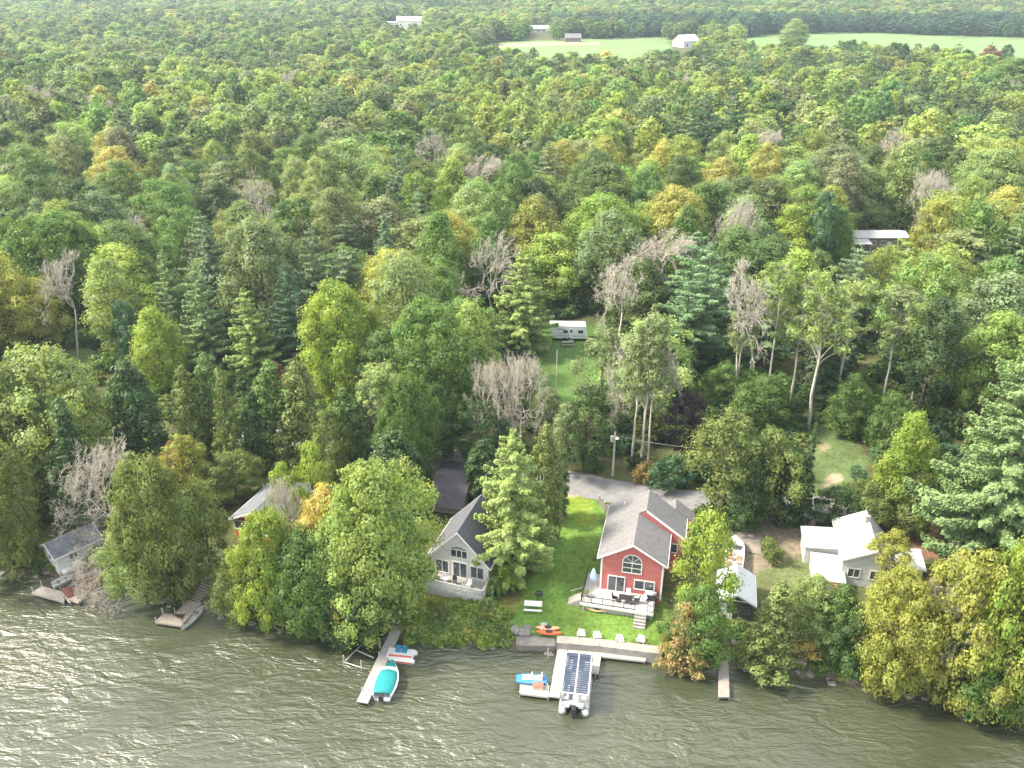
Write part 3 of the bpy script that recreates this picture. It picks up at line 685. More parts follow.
for poly in (FIELD1, FIELD2, FARM, RVCLR, HOUSE_R, LAWN_R, ORNG):
    bad |= pip(px, py, poly)
for z_ in ([(675, 44), (712, 44), (712, 60), (675, 60)], [(50, 346), (150, 350), (160, 376), (50, 372)], [(240, 366), (290, 364), (290, 400), (240, 400)],
           [(526, 30), (556, 30), (556, 42), (526, 42)], [(562, 38), (584, 38), (584, 48), (562, 48)], [(470, 70), (560, 80), (690, 76), (690, 40), (500, 41)], [(735, 66), (860, 70), (960, 80), (1040, 92), (1040, 40), (735, 38)]):
    bad |= pip(px, py, z_)
lim = np.interp(px, [-600, 0, 130, 300, 480, 540, 620, 700, 760, 1024, 1600], [560, 350, 350, 372, 385, 318, 400, 415, 412, 440, 560])
onscr = (px > -30) & (px < 1054)
bad |= (py > lim) & onscr
bad |= (pts[:, 1] < shore(pts[:, 0]) + 4)
pa = np.array(placed)
for k in range(0, len(pts), 4000):
    q = pts[k:k+4000]; d = np.hypot(q[:, None, 0] - pa[None, :, 0], q[:, None, 1] - pa[None, :, 1])
    bad[k:k+4000] |= (d < pa[None, :, 2] * .62 + 2.6).any(1)
# buildings further off keep their own space
for cx_, cy_, rr_ in [(405, 29, 30)]:
    bad |= (np.abs(px - cx_) < 22) & (py > 26) & (py < 44)
pts = pts[~bad]; px, py, pz = px[~bad], py[~bad], pz[~bad]; hz = hz[~bad]; n_ = len(pts)
f1 = fbm(pts[:, 0], pts[:, 1], .017, 1); f2 = fbm(pts[:, 0], pts[:, 1], .03, 2); f3 = fbm(pts[:, 0], pts[:, 1], .008, 5)
u = frng.random(n_)
kinds = np.full(n_, 'round', dtype='<U8')
kinds[u < .14] = 'oval'
con = (f1 + frng.normal(0, .7, n_)) > 1.75; kinds[con] = 'pine'
kinds[con & (frng.random(n_) < .35)] = 'spruce'
kinds[(~con) & (frng.random(n_) < .035) & (pts[:, 1] < 420)] = 'bare'
kinds[(~con) & (f2 > 1.9) & (pts[:, 1] < 300) & (pts[:, 0] > 0)] = 'birch'
PAL = [('g', 'green'), ('mg', 'mid green'), ('dg', 'dark green'), ('yg', 'yellow green'), ('pg', 'pale green'), ('ol', 'olive'), ('gg', 'grey green'), ('pl', 'light lime'), ('oy', 'olive yellow'), ('yl', 'golden')]
pcol = {'g': .17, 'mg': .25, 'dg': .07, 'yg': .17, 'pg': .09, 'ol': .07, 'gg': .08, 'pl': .06, 'oy': .02, 'yl': .004}
keys = list(pcol); base_p = np.array([pcol[k] for k in keys]); base_p /= base_p.sum()
warm = np.array([-.3, -.1, -1., 1.2, .4, .1, .0, 1.2, 1., .6])
cix = np.zeros(n_, int)
wv = f3 * .35 + f2 * .3 + (px - 500) / 1500
for i in range(n_):
    p = base_p * np.exp(warm * wv[i]); cix[i] = frng.choice(len(keys), p=p / p.sum())
rad = frng.uniform(5.0, 8.6, n_) * np.where(pts[:, 1] > 420, 1.12, 1.) * np.where(pts[:, 1] > 1000, 1.35, 1.); hgt = frng.uniform(14, 21.5, n_)
cap_ = (px > 835) & (px < 912) & (py > 296) & (py < 350); rad[cap_] *= .75; rad[kinds == 'spruce'] *= .62; rad[kinds == 'oval'] *= .85; hgt[kinds == 'pine'] *= 1.18; hgt[kinds == 'spruce'] *= 1.02; hgt[pts[:, 1] > 420] *= .88
rad[kinds == 'pine'] *= .98
hgt[cap_] = np.minimum(hgt[cap_], (py[cap_] - 249) * pz[cap_] / 765)
cols = np.array([C_[keys[k]] for k in cix]) * frng.uniform(.82, 1.2, (n_, 1)) * (1 + frng.normal(0, .06, (n_, 3)))
k_ = (kinds == 'pine') | (kinds == 'spruce'); cols[k_] = np.array([.11, .175, .075]) * frng.uniform(.75, 1.5, (k_.sum(), 1)) * (1 + frng.normal(0, .05, (k_.sum(), 3)))
cols = cols * .9 + cols.mean(1, keepdims=True) * .1; far_ = (px > 560) & (py > 28) & (py < 37); cols[far_] = np.array([.06, .11, .065]) * frng.uniform(.8, 1.4, (far_.sum(), 1)); cols *= 1.0
def region(px_, py_):
    row = ('low' if py_ > 300 else 'midway' if py_ > 215 else 'high')
    for x1, nm in ((110, 'behind the twin domed crowns'), (240, 'above the left pine group'), (370, 'above the wide grey green crown'), (470, 'above the yellow orange tree'), (600, 'above the white trailer'), (700, 'above the birches'),
                   (800, 'left of the long white roof'), (900, 'around the long white roof'), (1200, 'right of the long white roof')):
        if px_ < x1: return row + ' in the wood ' + nm
order = np.argsort(pz); vis = onscr[~bad][order]; used = np.zeros(n_, bool)
cnt = {}; capn = {'broadleaf_tree': 300 - sum(1 for t in T if CAT[t[4]] == 'broadleaf_tree'), 'pine_tree': 110, 'spruce_tree': 60, 'bare_tree': 40, 'birch_tree': 40}
SHP = {'round': 'round tree', 'oval': 'narrow tree', 'pine': 'layered pine', 'spruce': 'pointed spruce', 'bare': 'leafless grey tree', 'birch': 'thin pale trunked birch'}
for i in order:
    if not (-25 < px[i] < 1049) or py[i] > 560: continue
    kd = CAT[kinds[i]]
    if cnt.get(kd, 0) >= capn[kd]: continue
    cnt[kd] = cnt.get(kd, 0) + 1; used[i] = True
    rg_ = region(px[i], py[i]); lum = cols[i].sum()
    if kinds[i] in ('bare',): lb = SHP['bare']
    elif kinds[i] in ('pine', 'spruce'): lb = ('dark ' if lum < .28 else 'grey green ') + SHP[kinds[i]]
    elif kinds[i] == 'birch': lb = SHP['birch']
    else: lb = dict(PAL)[keys[cix[i]]] + ' ' + SHP[kinds[i]]
    put_tree(kinds[i], (pts[i, 0], pts[i, 1], hz[i] - .1), hgt[i], rad[i], cols[i], lb + ' ' + rg_, lb + ' ' + rg_)
print('individual trees', cnt, 'of', n_)

# the rest of the wood: one object of instances
TSRC = bpy.data.collections.new('tree_shapes')
def thin(V, Fc, lv, keep, grow, rng):
    core = lv.reshape(-1, 4, 3)[:, 0, 2] > .9; k = (rng.random(len(Fc)) < keep) | (core & (rng.random(len(Fc)) < .6)); q = V.reshape(-1, 4, 3)[:len(Fc)][k]; c = q.mean(1, keepdims=True); q = c + (q - c)*np.where(core[k], 1.2, grow)[:, None, None]
    return q.reshape(-1, 3), np.arange(len(q)*4).reshape(-1, 4), lv.reshape(-1, 4, 3)[k].reshape(-1, 3)
src_order = []
r0 = np.random.default_rng(9)
for kd in ('round', 'oval', 'pine', 'spruce', 'birch'):
    for (cm, tm, R, Hh, (V, Fc, lv, TV, TF)) in LIB[kd]:
        v2, f2_, l2 = thin(V, Fc, lv, .14, 2.5, r0)
        VV = np.concatenate([v2, TV]) / np.array([R, R, Hh]); LL = np.concatenate([l2, np.ones((len(TV), 3))*.5])
        me = np_mesh('far_tree', VV, [f2_, TF + len(v2)], [LEAF if kd in ('round', 'oval', 'birch') else NEEDLE, BARK], LL, np.concatenate([np.zeros(len(f2_)), np.ones(len(TF))]))
        o = bpy.data.objects.new('tree_shape_%02d' % len(src_order), me); TSRC.objects.link(o); src_order.append(kd)
def scatter(name, src, P, idx, rot, scl, col):
    me = bpy.data.meshes.new(name); me.vertices.add(len(P)); me.vertices.foreach_set('co', np.ascontiguousarray(P, np.float32).ravel())
    def at(nm, ty, key, arr): a = me.attributes.new(nm, ty, 'POINT'); a.data.foreach_set(key, np.ascontiguousarray(arr).ravel())
    at('idx', 'INT', 'value', idx.astype(np.int32)); at('rot', 'FLOAT_VECTOR', 'vector', rot.astype(np.float32)); at('scl', 'FLOAT_VECTOR', 'vector', scl.astype(np.float32))
    at('color', 'FLOAT_COLOR', 'color', np.concatenate([col, np.ones((len(P), 1))], 1).astype(np.float32))
    o = bpy.data.objects.new(name, me); COL.objects.link(o)
    g = bpy.data.node_groups.new(name, 'GeometryNodeTree'); g.interface.new_socket('Geometry', in_out='INPUT', socket_type='NodeSocketGeometry'); g.interface.new_socket('Geometry', in_out='OUTPUT', socket_type='NodeSocketGeometry')
    n = g.nodes; l = g.links; gi = n.new('NodeGroupInput'); go_ = n.new('NodeGroupOutput'); ci = n.new('GeometryNodeCollectionInfo'); ci.inputs[0].default_value = src
    ci.inputs['Separate Children'].default_value = True; ci.inputs['Reset Children'].default_value = True
    ip = n.new('GeometryNodeInstanceOnPoints'); ip.inputs['Pick Instance'].default_value = True
    def na(nm, ty):
        q = n.new('GeometryNodeInputNamedAttribute'); q.data_type = ty; q.inputs['Name'].default_value = nm; return q.outputs['Attribute']
    er = n.new('FunctionNodeEulerToRotation'); l.new(na('rot', 'FLOAT_VECTOR'), er.inputs[0])
    l.new(gi.outputs[0], ip.inputs['Points']); l.new(ci.outputs[0], ip.inputs['Instance']); l.new(na('idx', 'INT'), ip.inputs['Instance Index'])
    l.new(er.outputs[0], ip.inputs['Rotation']); l.new(na('scl', 'FLOAT_VECTOR'), ip.inputs['Scale']); l.new(ip.outputs[0], go_.inputs[0])
    md = o.modifiers.new('scatter', 'NODES'); md.node_group = g
    return tag(o, kind='stuff')
rest = ~used & (kinds != 'bare')
ridx = np.nonzero(rest)[0]; pick = {k: [i for i, s in enumerate(src_order) if s == k] for k in set(src_order)}
idx = np.array([pick[kinds[i]][frng.integers(len(pick[kinds[i]]))] for i in ridx])
P3 = np.stack([pts[ridx, 0], pts[ridx, 1], hz[ridx] - .1], 1)
tag(scatter('distant_forest', TSRC, P3, idx, np.stack([0*ridx, 0*ridx, frng.random(len(ridx))*6.28], 1), np.stack([rad[ridx]*frng.uniform(.82, 1.2, len(ridx)), rad[ridx]*frng.uniform(.82, 1.2, len(ridx)), hgt[ridx]], 1), cols[ridx]),
    'dense mixed wood of small crowns running back to the far hills', 'forest')

# undergrowth: low bushes under and between the trees, and along the bank
USRC = bpy.data.collections.new('bush_shapes')
for j, (cm, tm, R, Hh, (V, Fc, lv, TV, TF)) in enumerate(LIB['shrub']):
    v2, f2_, l2 = thin(V, Fc, lv, .25, 1.8, r0)
    USRC.objects.link(bpy.data.objects.new('bush_shape_%02d' % j, np_mesh('bush', v2 / np.array([R, R, Hh]), [f2_], [LEAF], l2)))
def scat_bush(name, P2, smin, smax, hmin, hmax, cols_, label, cat, seed):
    r = np.random.default_rng(seed); m_ = len(P2); z = gh(P2[:, 0], P2[:, 1]); s = r.uniform(smin, smax, m_); h = r.uniform(hmin, hmax, m_) * s / ((smin + smax)/2)
    col = np.array([C_[k] for k in cols_])[r.integers(len(cols_), size=m_)] * r.uniform(.75, 1.25, (m_, 1))
    return tag(scatter(name, USRC, np.stack([P2[:, 0], P2[:, 1], z - .1], 1), r.integers(2, size=m_), np.stack([0*s, 0*s, r.random(m_)*6.28], 1), np.stack([s, s, h], 1), col), label, cat)
ug = ring_points(88, 300, 2.6); qx, qy, _ = proj(ug[:, 0], ug[:, 1], gh(ug[:, 0], ug[:, 1]))
badu = (ug[:, 1] < shore(ug[:, 0]) + 1.6) | (frng.random(len(ug)) < .3)
OPEN = [LAWN_C, LAWN_L, RVCLR, LAWN_R, HOUSE_R, DIRT, YARD, LCLR, ORNG, [(545, 470), (720, 490), (900, 500), (900, 522), (700, 512), (600, 502), (545, 497)], [(0, 412), (150, 420), (300, 430), (450, 450), (560, 470), (560, 492), (450, 474), (300, 452), (150, 444), (0, 436)],
        [(425, 455), (475, 455), (500, 600), (410, 600), (405, 540)], [(590, 480), (700, 500), (690, 640), (570, 640)], [(800, 505), (940, 505), (945, 600), (800, 600)], [(225, 480), (275, 480), (285, 545), (225, 545)],
        [(40, 510), (105, 510), (115, 565), (40, 565)], [(135, 455), (180, 455), (180, 485), (135, 485)], [(712, 535), (765, 535), (775, 625), (712, 625)], [(604, 455), (624, 455), (624, 482), (604, 482)]]
for poly in OPEN: badu |= pip(qx, qy, poly)
ug = ug[~badu]
scat_bush('undergrowth', ug, 1.0, 2.4, 1.2, 2.8, ['dg', 'g', 'g', 'mg', 'ol', 'bg'], 'tangled green undergrowth beneath the trees', 'undergrowth', 4)
r2 = np.random.default_rng(6); bk = []
for x in np.arange(-95, 95, .55):
    for d in (.9, 1.8, 2.7, 3.6):
        if WALLX[0] - .5 < x < WALLX[1] + .5: continue
        bk.append((x + r2.normal()*.3, shore(x) + d + r2.normal()*.3))
bk = np.array(bk); qx, qy, _ = proj(bk[:, 0], bk[:, 1], gh(bk[:, 0], bk[:, 1]))
bk = bk[~(pip(qx, qy, [(378, 600), (405, 600), (405, 660), (360, 660)]) | pip(qx, qy, [(180, 570), (212, 570), (205, 625), (180, 625)]) | pip(qx, qy, [(60, 555), (112, 555), (100, 600), (60, 600)]) | pip(qx, qy, [(714, 640), (732, 640), (732, 680), (714, 680)]))]
scat_bush('bank_vegetation', bk, .45, 1.0, .5, 1.1, ['mg', 'mg', 'yg', 'oy', 'pl'], 'low weeds and brush growing along the stony bank', 'weeds', 8)
gp = []
while len(gp) < 260:
    a, c = r2.uniform(402, 512), r2.uniform(598, 646)
    if c > 606 + (a - 402)*-.02 and not (a > 488 and c < 628): 
        q = G(a, c); gp.append((q.x, q.y))
scat_bush('meadow_plants', np.array(gp), .35, .95, .35, .9, ['yg', 'pl', 'oy', 'yg', 'mg'], 'wild flowers and long grass below the grey cottage', 'plants', 12)
# single shrubs one can pick out
for a, c, ty, wp, col, lb in [(672, 486, 457, 46, 'bg', 'blue green round bush beside the road, above the red house'), (644, 482, 462, 26, 'br', 'brown red bush at the foot of the white birches'),
        (494, 598, 578, 22, 'mg', 'green bush at the right corner of the grey cottage'), (504, 590, 566, 24, 'yg', 'yellow green bush beside the cottage, lawn side'), (488, 612, 598, 16, 'pg', 'pale round bush below the cottage deck'),
        (838, 616, 592, 40, 'br', 'tan brown bush on the bank below the white roofed house'), (800, 625, 600, 36, 'ol', 'olive bush behind the broad olive cedar'), (806, 655, 636, 40, 'orr', 'orange brown bush at the shore right of the olive cedar'),
        (440, 622, 606, 20, 'ol', 'olive bush in the meadow below the cottage'), (470, 618, 604, 18, 'yg', 'yellow green bush in the meadow below the cottage'), (560, 612, 606, 1, 'g', ''), 
        (770, 560, 540, 24, 'ol', 'olive bush beside the dirt yard'), (770, 448, 428, 34, 'g', 'green bush behind the olive trees'), 
        (742, 420, 398, 30, 'mg', 'mid green bush at the foot of the tall leafless tree'), (790, 425, 400, 34, 'dg', 'dark bush under the grey green birch'), (855, 420, 385, 40, 'mg', 'mid green bush under the slender birch')]:
    if wp < 5: continue
    P = G(a, c); h = top_z(P, ty); put_tree('shrub', P, h, wp/2*proj(P.x, P.y, P.z)[2]/F, C_[col], lb)
# ------------------------------------------------------------------ buildings
RED = mat('red_siding', (.47, .14, .125), .75, .10, 2., stripes=(2, .16, .02, .28))
CREAM = mat('beige_siding', (.64, .62, .58), .75, .07, 2., stripes=(2, .16, .02, .22))
WHITE = mat('white_paint', (.62, .62, .61), .55, .07, 3.)
WHITEW = mat('white_weathered_boards', (.52, .53, .52), .8, .16, 2.5, stripes=(2, .2, .01, .2))
SHG = mat('grey_shingles', (.15, .146, .145), .95, .22, 2.6, stripes=(1, .24, .012, .16))
SHD = mat('dark_grey_shingles', (.085, .09, .10), .95, .22, 2.6, stripes=(1, .24, .012, .16))
SHB = mat('old_grey_shingles', (.12, .13, .145), .95, .3, 1.6, stripes=(1, .3, .012, .16))
METAL = mat('white_metal_roofing', (.36, .37, .385), .45, .13, 1.1, stripes=(0, .45, .02, .12))
METALY = mat('galvanised_roofing', (.30, .33, .36), .45, .10, 1.1, stripes=(1, .45, .02, .12))
DARKW = mat('dark_stained_wood', (.045, .05, .055), .8, .2, 3.)
BROWNW = mat('brown_siding', (.21, .155, .125), .85, .16, 1., stripes=(0, .5, .02, .3))
GREYW = mat('weathered_grey_wood', (.36, .34, .31), .9, .18, 2., stripes=(1, .15, .012, .35))
GREYX = mat('weathered_grey_planks', (.27, .26, .24), .9, .18, 2., stripes=(0, .16, .012, .38))
GREYD = mat('dark_weathered_wood', (.15, .13, .11), .9, .25, 2.)
CONC = mat('old_concrete', (.25, .235, .21), .95, .25, 1.3, bump=.04, bscale=5)
STONE = mat('shore_stone', (.17, .16, .145), .95, .3, 1.5, bump=.08, bscale=4)
REDR = mat('red_metal_roof', (.50, .16, .12), .7, .2, 1.5, stripes=(0, .4, .02, .2))
BLACK = mat('black_metal', (.025, .025, .028), .45, .1, 3.)
STEEL = mat('brushed_aluminium', (.55, .56, .57), .4, .08, 3., metal=.6)
GLASS, gn, gl_, gb = newmat('window_glass'); gb.inputs['Base Color'].default_value = (.03, .045, .055, 1); gb.inputs['Roughness'].default_value = .06; gb.inputs['Specular IOR Level'].default_value = .9
gz = gn.new('ShaderNodeTexNoise'); gz.inputs['Scale'].default_value = 1.1; gtc = gn.new('ShaderNodeTexCoord'); gl_.new(gtc.outputs['Object'], gz.inputs['Vector'])
gr = gn.new('ShaderNodeValToRGB'); gr.color_ramp.elements[0].color = (.015, .022, .028, 1); gr.color_ramp.elements[1].color = (.09, .11, .12, 1); gl_.new(gz.outputs['Fac'], gr.inputs[0]); gl_.new(gr.outputs[0], gb.inputs['Base Color'])

def anchor(px, py, h):
    g = 1.5
    for _ in range(12):
        x, y, _z = ray(px, py, g + h); g = float(gh(x, y))
    return Vector((x, y, g))
def gable(root, Wd, Ln, hw, rise, wallm, roofm, x0=0., y0=0., oyf=None, oyb=None, ridge=None, over=.35, trim=WHITE, thick=.16, base=-1.2, left_h=None, right_h=None, fascia=True, gablem=None, face=True):
    """walls + two roof slopes, ridge running along local y"""
    rx = x0 + (Wd/2 if ridge is None else ridge); hl = hw if left_h is None else left_h; hr = hw if right_h is None else right_h; zt = hw + rise; x1 = x0 + Wd; y1 = y0 + Ln
    b = MB(); b.ext([(x0, y0, base), (x1, y0, base), (x1, y0, hr), (rx, y0, zt), (x0, y0, hl)], (0, Ln, 0)); wl = b.build('wall', wallm, root)
    r = MB(); t = thick; oy = over if oyf is None else oyf; ob = over if oyb is None else oyb
    sl = (zt - hl) / (rx - x0); sr = (zt - hr) / (x1 - rx)
    a = [(x0 - over, hl - sl*over + .03), (rx, zt + .03)]; c = [(rx, zt + .03), (x1 + over, hr - sr*over + .03)]
    pts = [(a[0][0], y0 - oy, a[0][1]), (rx, y0 - oy, zt + .03), (c[1][0], y0 - oy, c[1][1]), (c[1][0], y0 - oy, c[1][1] + t), (rx, y0 - oy, zt + .03 + t*1.15), (a[0][0], y0 - oy, a[0][1] + t)]
    r.ext(pts, (0, Ln + oy + ob, 0)); rf = r.build('roof', roofm, root)
    if fascia:
        f = MB(); e = .03
        for yy, s in ((y0 - oy, -1), (y1 + ob, 1)) if ob else ((y0 - oy, -1),):
            ya, yb = (yy - .05, yy) if s < 0 else (yy, yy + .05)
            q = [(a[0][0], ya, a[0][1] - e), (rx, ya, zt - e), (c[1][0], ya, c[1][1] - e), (c[1][0], ya, c[1][1] + t + .01), (rx, ya, zt + .04 + t*1.15), (a[0][0], ya, a[0][1] + t + .01)]
            f.ext(q, (0, .05, 0))
        f.box(a[0][0] - .06, a[0][0], y0 - oy, y1 + ob, a[0][1] - .04, a[0][1] + t*.9); f.box(c[1][0], c[1][0] + .06, y0 - oy, y1 + ob, c[1][1] - .04, c[1][1] + t*.9)
        f.build('fascia', trim, root)
    return wl, rf
def window(root, x, z, w_, h_, y=0., nx=2, nz=1, face='f', fm=WHITE, fr=.11, xw=0., name='window', arch=False):
    """window on the plane y (facing -y), or on x=xw facing +x when face='r'"""
    def T(a, d, c): return (a, y - d, c) if face == 'f' else (xw + d, a, c)
    def bx(mb, a0, a1, c0, c1, d0, d1):
        P = [T(a0, d0, c0), T(a1, d1, c1)]; lo = [min(P[0][k], P[1][k]) for k in range(3)]; hi = [max(P[0][k], P[1][k]) for k in range(3)]; mb.box(lo[0], hi[0], lo[1], hi[1], lo[2], hi[2])
    f = MB(); bx(f, x - fr, x, z - fr, z + h_ + fr, .004, .07); bx(f, x + w_, x + w_ + fr, z - fr, z + h_ + fr, .004, .07); bx(f, x, x + w_, z - fr, z, .004, .075); bx(f, x, x + w_, z + h_, z + h_ + fr, .004, .075)
    for i in range(1, nx): bx(f, x + w_*i/nx - .045, x + w_*i/nx + .045, z, z + h_, .012, .06)
    for i in range(1, nz): bx(f, x, x + w_, z + h_*i/nz - .035, z + h_*i/nz + .035, .014, .058)
    if arch:
        n_ = 14; cx = x + w_/2; rr = w_/2
        for i in range(n_):
            a0, a1 = math.pi*i/n_, math.pi*(i+1)/n_
            q = [T(cx + math.cos(a)*r_, .004, z + h_ + fr + math.sin(a)*r_*arch) for a, r_ in ((a0, rr), (a0, rr + fr), (a1, rr + fr), (a1, rr))]; d = Vector(T(0, .07, 0)) - Vector(T(0, .004, 0)); f.ext(q, d)
        for a in (math.pi/2, math.pi/4, math.pi*.75):
            p = T(cx, .04, z + h_ + fr); q = T(cx + math.cos(a)*rr, .04, z + h_ + fr + math.sin(a)*rr*arch); f.beam(p, q, .05, .05)
    wf = f.build(name, fm, root)
    p = MB(); bx(p, x, x + w_, z, z + h_, .01, .03)
    if arch: p.ext([T(x + w_/2 + math.cos(math.pi*i/14)*w_/2, .01, z + h_ + fr + math.sin(math.pi*i/14)*w_/2*arch) for i in range(15)], Vector(T(0, .03, 0)) - Vector(T(0, .01, 0)))
    p.build('pane', GLASS, wf); return wf
def railing(mb, pts, h=1.0, post=.06, gap=1.2, bal=.14, bw=.03):
    for p, q in zip(pts[:-1], pts[1:]):
        p, q = Vector(p), Vector(q); L_ = (q - p).length; n_ = max(1, round(L_/gap)); u = Vector((0, 0, 1))
        for i in range(n_ + 1): c = p.lerp(q, i/n_); mb.beam(c, c + u*h, post, post)
        mb.beam(p + u*h, q + u*h, post*1.2, .05); mb.beam(p + u*.12, q + u*.12, .04, .04)
        if bal:
            for i in range(1, int(L_/bal)): c = p.lerp(q, i*bal/L_); mb.beam(c + u*.12, c + u*h, bw, bw)

# red house
P = anchor(601.5, 555.5, 5.7)
rh = thing('house', 'red sided house with grey shingle roof, arched upper window and lakeside deck', 'house', P, R_(-13))
gable(rh, 6.9, 5.8, 5.7, 2.1, RED, SHG, over=.4, oyb=0.)
gable(rh, 8.6, 4.0, 5.7, 2.617, RED, SHG, y0=5.8, ridge=4.3, over=.4, right_h=5.2, oyf=0., fascia=False)
b = MB(); b.ext([(4.3, 5.7, 8.28), (9.0, 5.7, 4.92), (9.0, 5.7, 5.2), (4.3, 5.7, 8.56)], (0, .1, 0)); b.box(9.0, 9.06, 5.7, 10.1, 4.9, 5.15); b.box(-.46, -.4, 5.8, 10.1, 5.4, 5.6); b.build('rear_fascia', WHITE, rh)
b = MB(); b.ext([(5.4, 9.8, -1), (9.6, 9.8, -1), (9.6, 9.8, 4.6), (7.5, 9.8, 6.1), (5.4, 9.8, 4.6)], (0, 2.2, 0)); b.build('rear_wing', RED, rh)
b = MB(); b.ext([(5.1, 10.15, 4.45), (7.5, 10.15, 6.15), (9.9, 10.15, 4.45), (9.9, 10.15, 4.6), (7.5, 10.15, 6.32), (5.1, 10.15, 4.6)], (0, 2.1, 0)); b.build('rear_roof', SHG, rh)
for x in (-.03, 6.73): t = MB(); t.box(x, x + .2, -.035, .15, .6, 5.65); t.build('corner_trim', WHITE, rh)
t = MB(); t.box(.2, 6.7, -.03, -.003, 1.0, 1.1); t.build('skirting', WHITE, rh)
window(rh, 2.45, 3.95, 2.0, 1.25, nx=2, nz=2, arch=1.)
dr = window(rh, .95, 1.1, 1.75, 2.0, nx=2, name='patio_door'); window(rh, 3.9, 1.85, 2.1, 1.15, nx=2)
window(rh, 1.5, 3.1, 1.4, 1.2, face='r', xw=6.9); window(rh, 4.3, 2.9, 1.0, 1.3, face='r', xw=6.9, nx=1); window(rh, 7.3, 3.1, 1.2, 1.2, face='r', xw=8.6); window(rh, 7.4, 3.2, .7, 1.1, y=5.8, nx=1)
window(rh, 2., 2.5, 1.2, 1.2, face='r', xw=8.3)if 0 else None
b = MB(); b.tube((1.6, 8.4, 6.4), (1.6, 8.4, 7.5), .11); b.tube((5.3, 9., 6.8), (5.3, 9., 7.6), .08); b.build('vent_pipe', STEEL, rh)
d = MB(); d.box(-1.7, 6.2, -2.75, -.04, .85, 1.0); d.box(-1.7, -.04, -.04, 2.6, .85, 1.0); PALED = mat('pale_deck_boards', (.40, .395, .38), .85, .12, 2., stripes=(0, .16, .012, .3)); dk = d.build('deck', PALED, rh)
d = MB(); d.box(-1.78, 6.28, -2.83, -2.75, .68, 1.03); d.box(-1.78, -1.7, -2.75, 2.6, .68, 1.03); d.box(6.2, 6.28, -2.75, -.04, .68, 1.03); d.build('deck_rim', WHITE, dk)
d = MB()
for x in (-1.5, .9, 3.4, 6.0): d.box(x, x + .15, -2.65, -2.5, -1, .84)
d.box(-1.6, 6.1, -2.5, -2.42, -1, .7); d.build('deck_support', GREYW, dk)
d = MB(); railing(d, [(-1.7, 2.5, 1), (-1.7, -2.7, 1), (4.2, -2.7, 1)], .95, .07, 1.15, .17, .022); railing(d, [(5.6, -2.7, 1), (6.2, -2.7, 1), (6.2, -.1, 1)], .95, .07, 1.3, .17, .022); d.build('railing', BLACK, rh)
d = MB()
for i in range(5): d.box(4.25, 5.55, -3.1 - i*.3, -2.84 - i*.3, .78 - i*.2 - .9, .86 - i*.2)
d.build('front_steps', GREYX, rh)
d = MB()
for i in range(5): d.box(-2.1 - i*.3, -1.82 - i*.3, -2.2, -.9, -.6, .86 - i*.2)
d.beam((-1.8, -2.25, 1.6), (-3.2, -2.25, .8), .06, .06); d.beam((-1.8, -.85, 1.6), (-3.2, -.85, .8), .06, .06); d.build('side_steps', GREYW, rh)
def on(root, x, y, z): return root.matrix_basis @ Vector((x, y, z))
def basis(o): return Matrix.Translation(o.location) @ Matrix.Rotation(o.rotation_euler[2], 4, 'Z')
def on(root, x, y, z): return basis(root) @ Vector((x, y, z))

# grey cottage
P = anchor(431, 553, 3.55)
gc_ = thing('cottage', 'small beige cottage with steep dark grey roof and white railed deck', 'cottage', P, R_(-18))
gable(gc_, 7.0, 7.2, 3.55, 3.75, CREAM, SHD, over=.4)
for x in (-.03, 6.83): t = MB(); t.box(x, x + .2, -.035, .15, .4, 3.5); t.build('corner_trim', WHITE, gc_)
window(gc_, 2.55, 3.75, 1.9, 1.0, nx=3, arch=.38); window(gc_, .6, 1.25, 1.5, 1.6, nx=2); window(gc_, 2.75, 1.0, 1.6, 2.0, nx=2, name='patio_door'); window(gc_, 4.9, 1.35, 1.5, 1.5, nx=2)
b = MB(); b.box(3.32, 3.68, -.06, -.005, 6.15, 6.6); b.build('gable_vent', WHITE, gc_)
b = MB(); b.box(7.02, 8.0, 2.2, 3.4, 1.5, 2.6); b.build('side_bay', WHITE, gc_)
window(gc_, 4.6, 1.6, 1.1, 1.0, face='r', xw=7.0)
d = MB(); d.box(-.2, 7.2, -2.5, -.04, .72, .88); dk = d.build('deck', GREYX, gc_)
d = MB(); d.box(-.28, 7.28, -2.58, -2.5, -.9, .9); d.box(-.28, -.2, -2.5, -.04, -.9, .9); d.box(7.2, 7.28, -2.5, -.04, -.9, .9); d.build('deck_skirt', WHITEW, dk)
d = MB(); railing(d, [(-.2, -.1, .88), (-.2, -2.45, .88), (7.2, -2.45, .88), (7.2, -.1, .88)], .95, .1, 1.7, .15, .05); d.build('railing', WHITE, gc_)

# white cabin, red cabin, boathouse, red roofed shed
P = anchor(43, 546, 2.0)
wc = thing('cabin', 'small white cabin with worn dark roof at the left waterside', 'cabin', P, R_(-42))
gable(wc, 3.6, 5.2, 2.1, 1.1, WHITEW, SHB, over=.3); window(wc, 1.4, .9, .7, .8, nx=1); window(wc, 1.5, 1., .9, .8, face='r', xw=3.6); window(wc, 1.3, 2.35, .55, .45, nx=1)
b = MB(); b.box(3.62, 4.4, .2, 5.0, -.2, .15); b.build('step', WHITE, wc)
P = anchor(233, 518, 2.7)
rc = thing('cabin', 'red cabin with blue grey roof and dark screened porch among the trees', 'cabin', P, R_(-20))
gable(rc, 6.6, 8.5, 2.7, 1.7, mat('bright_red_boards', (.42, .04, .04), .7, .12, 2., stripes=(2, .2, .01, .2)), SHB, over=.45)
b = MB(); b.box(.15, 6.4, -.05, -.005, 1.35, 2.5); b.build('porch_screen', GLASS, rc)
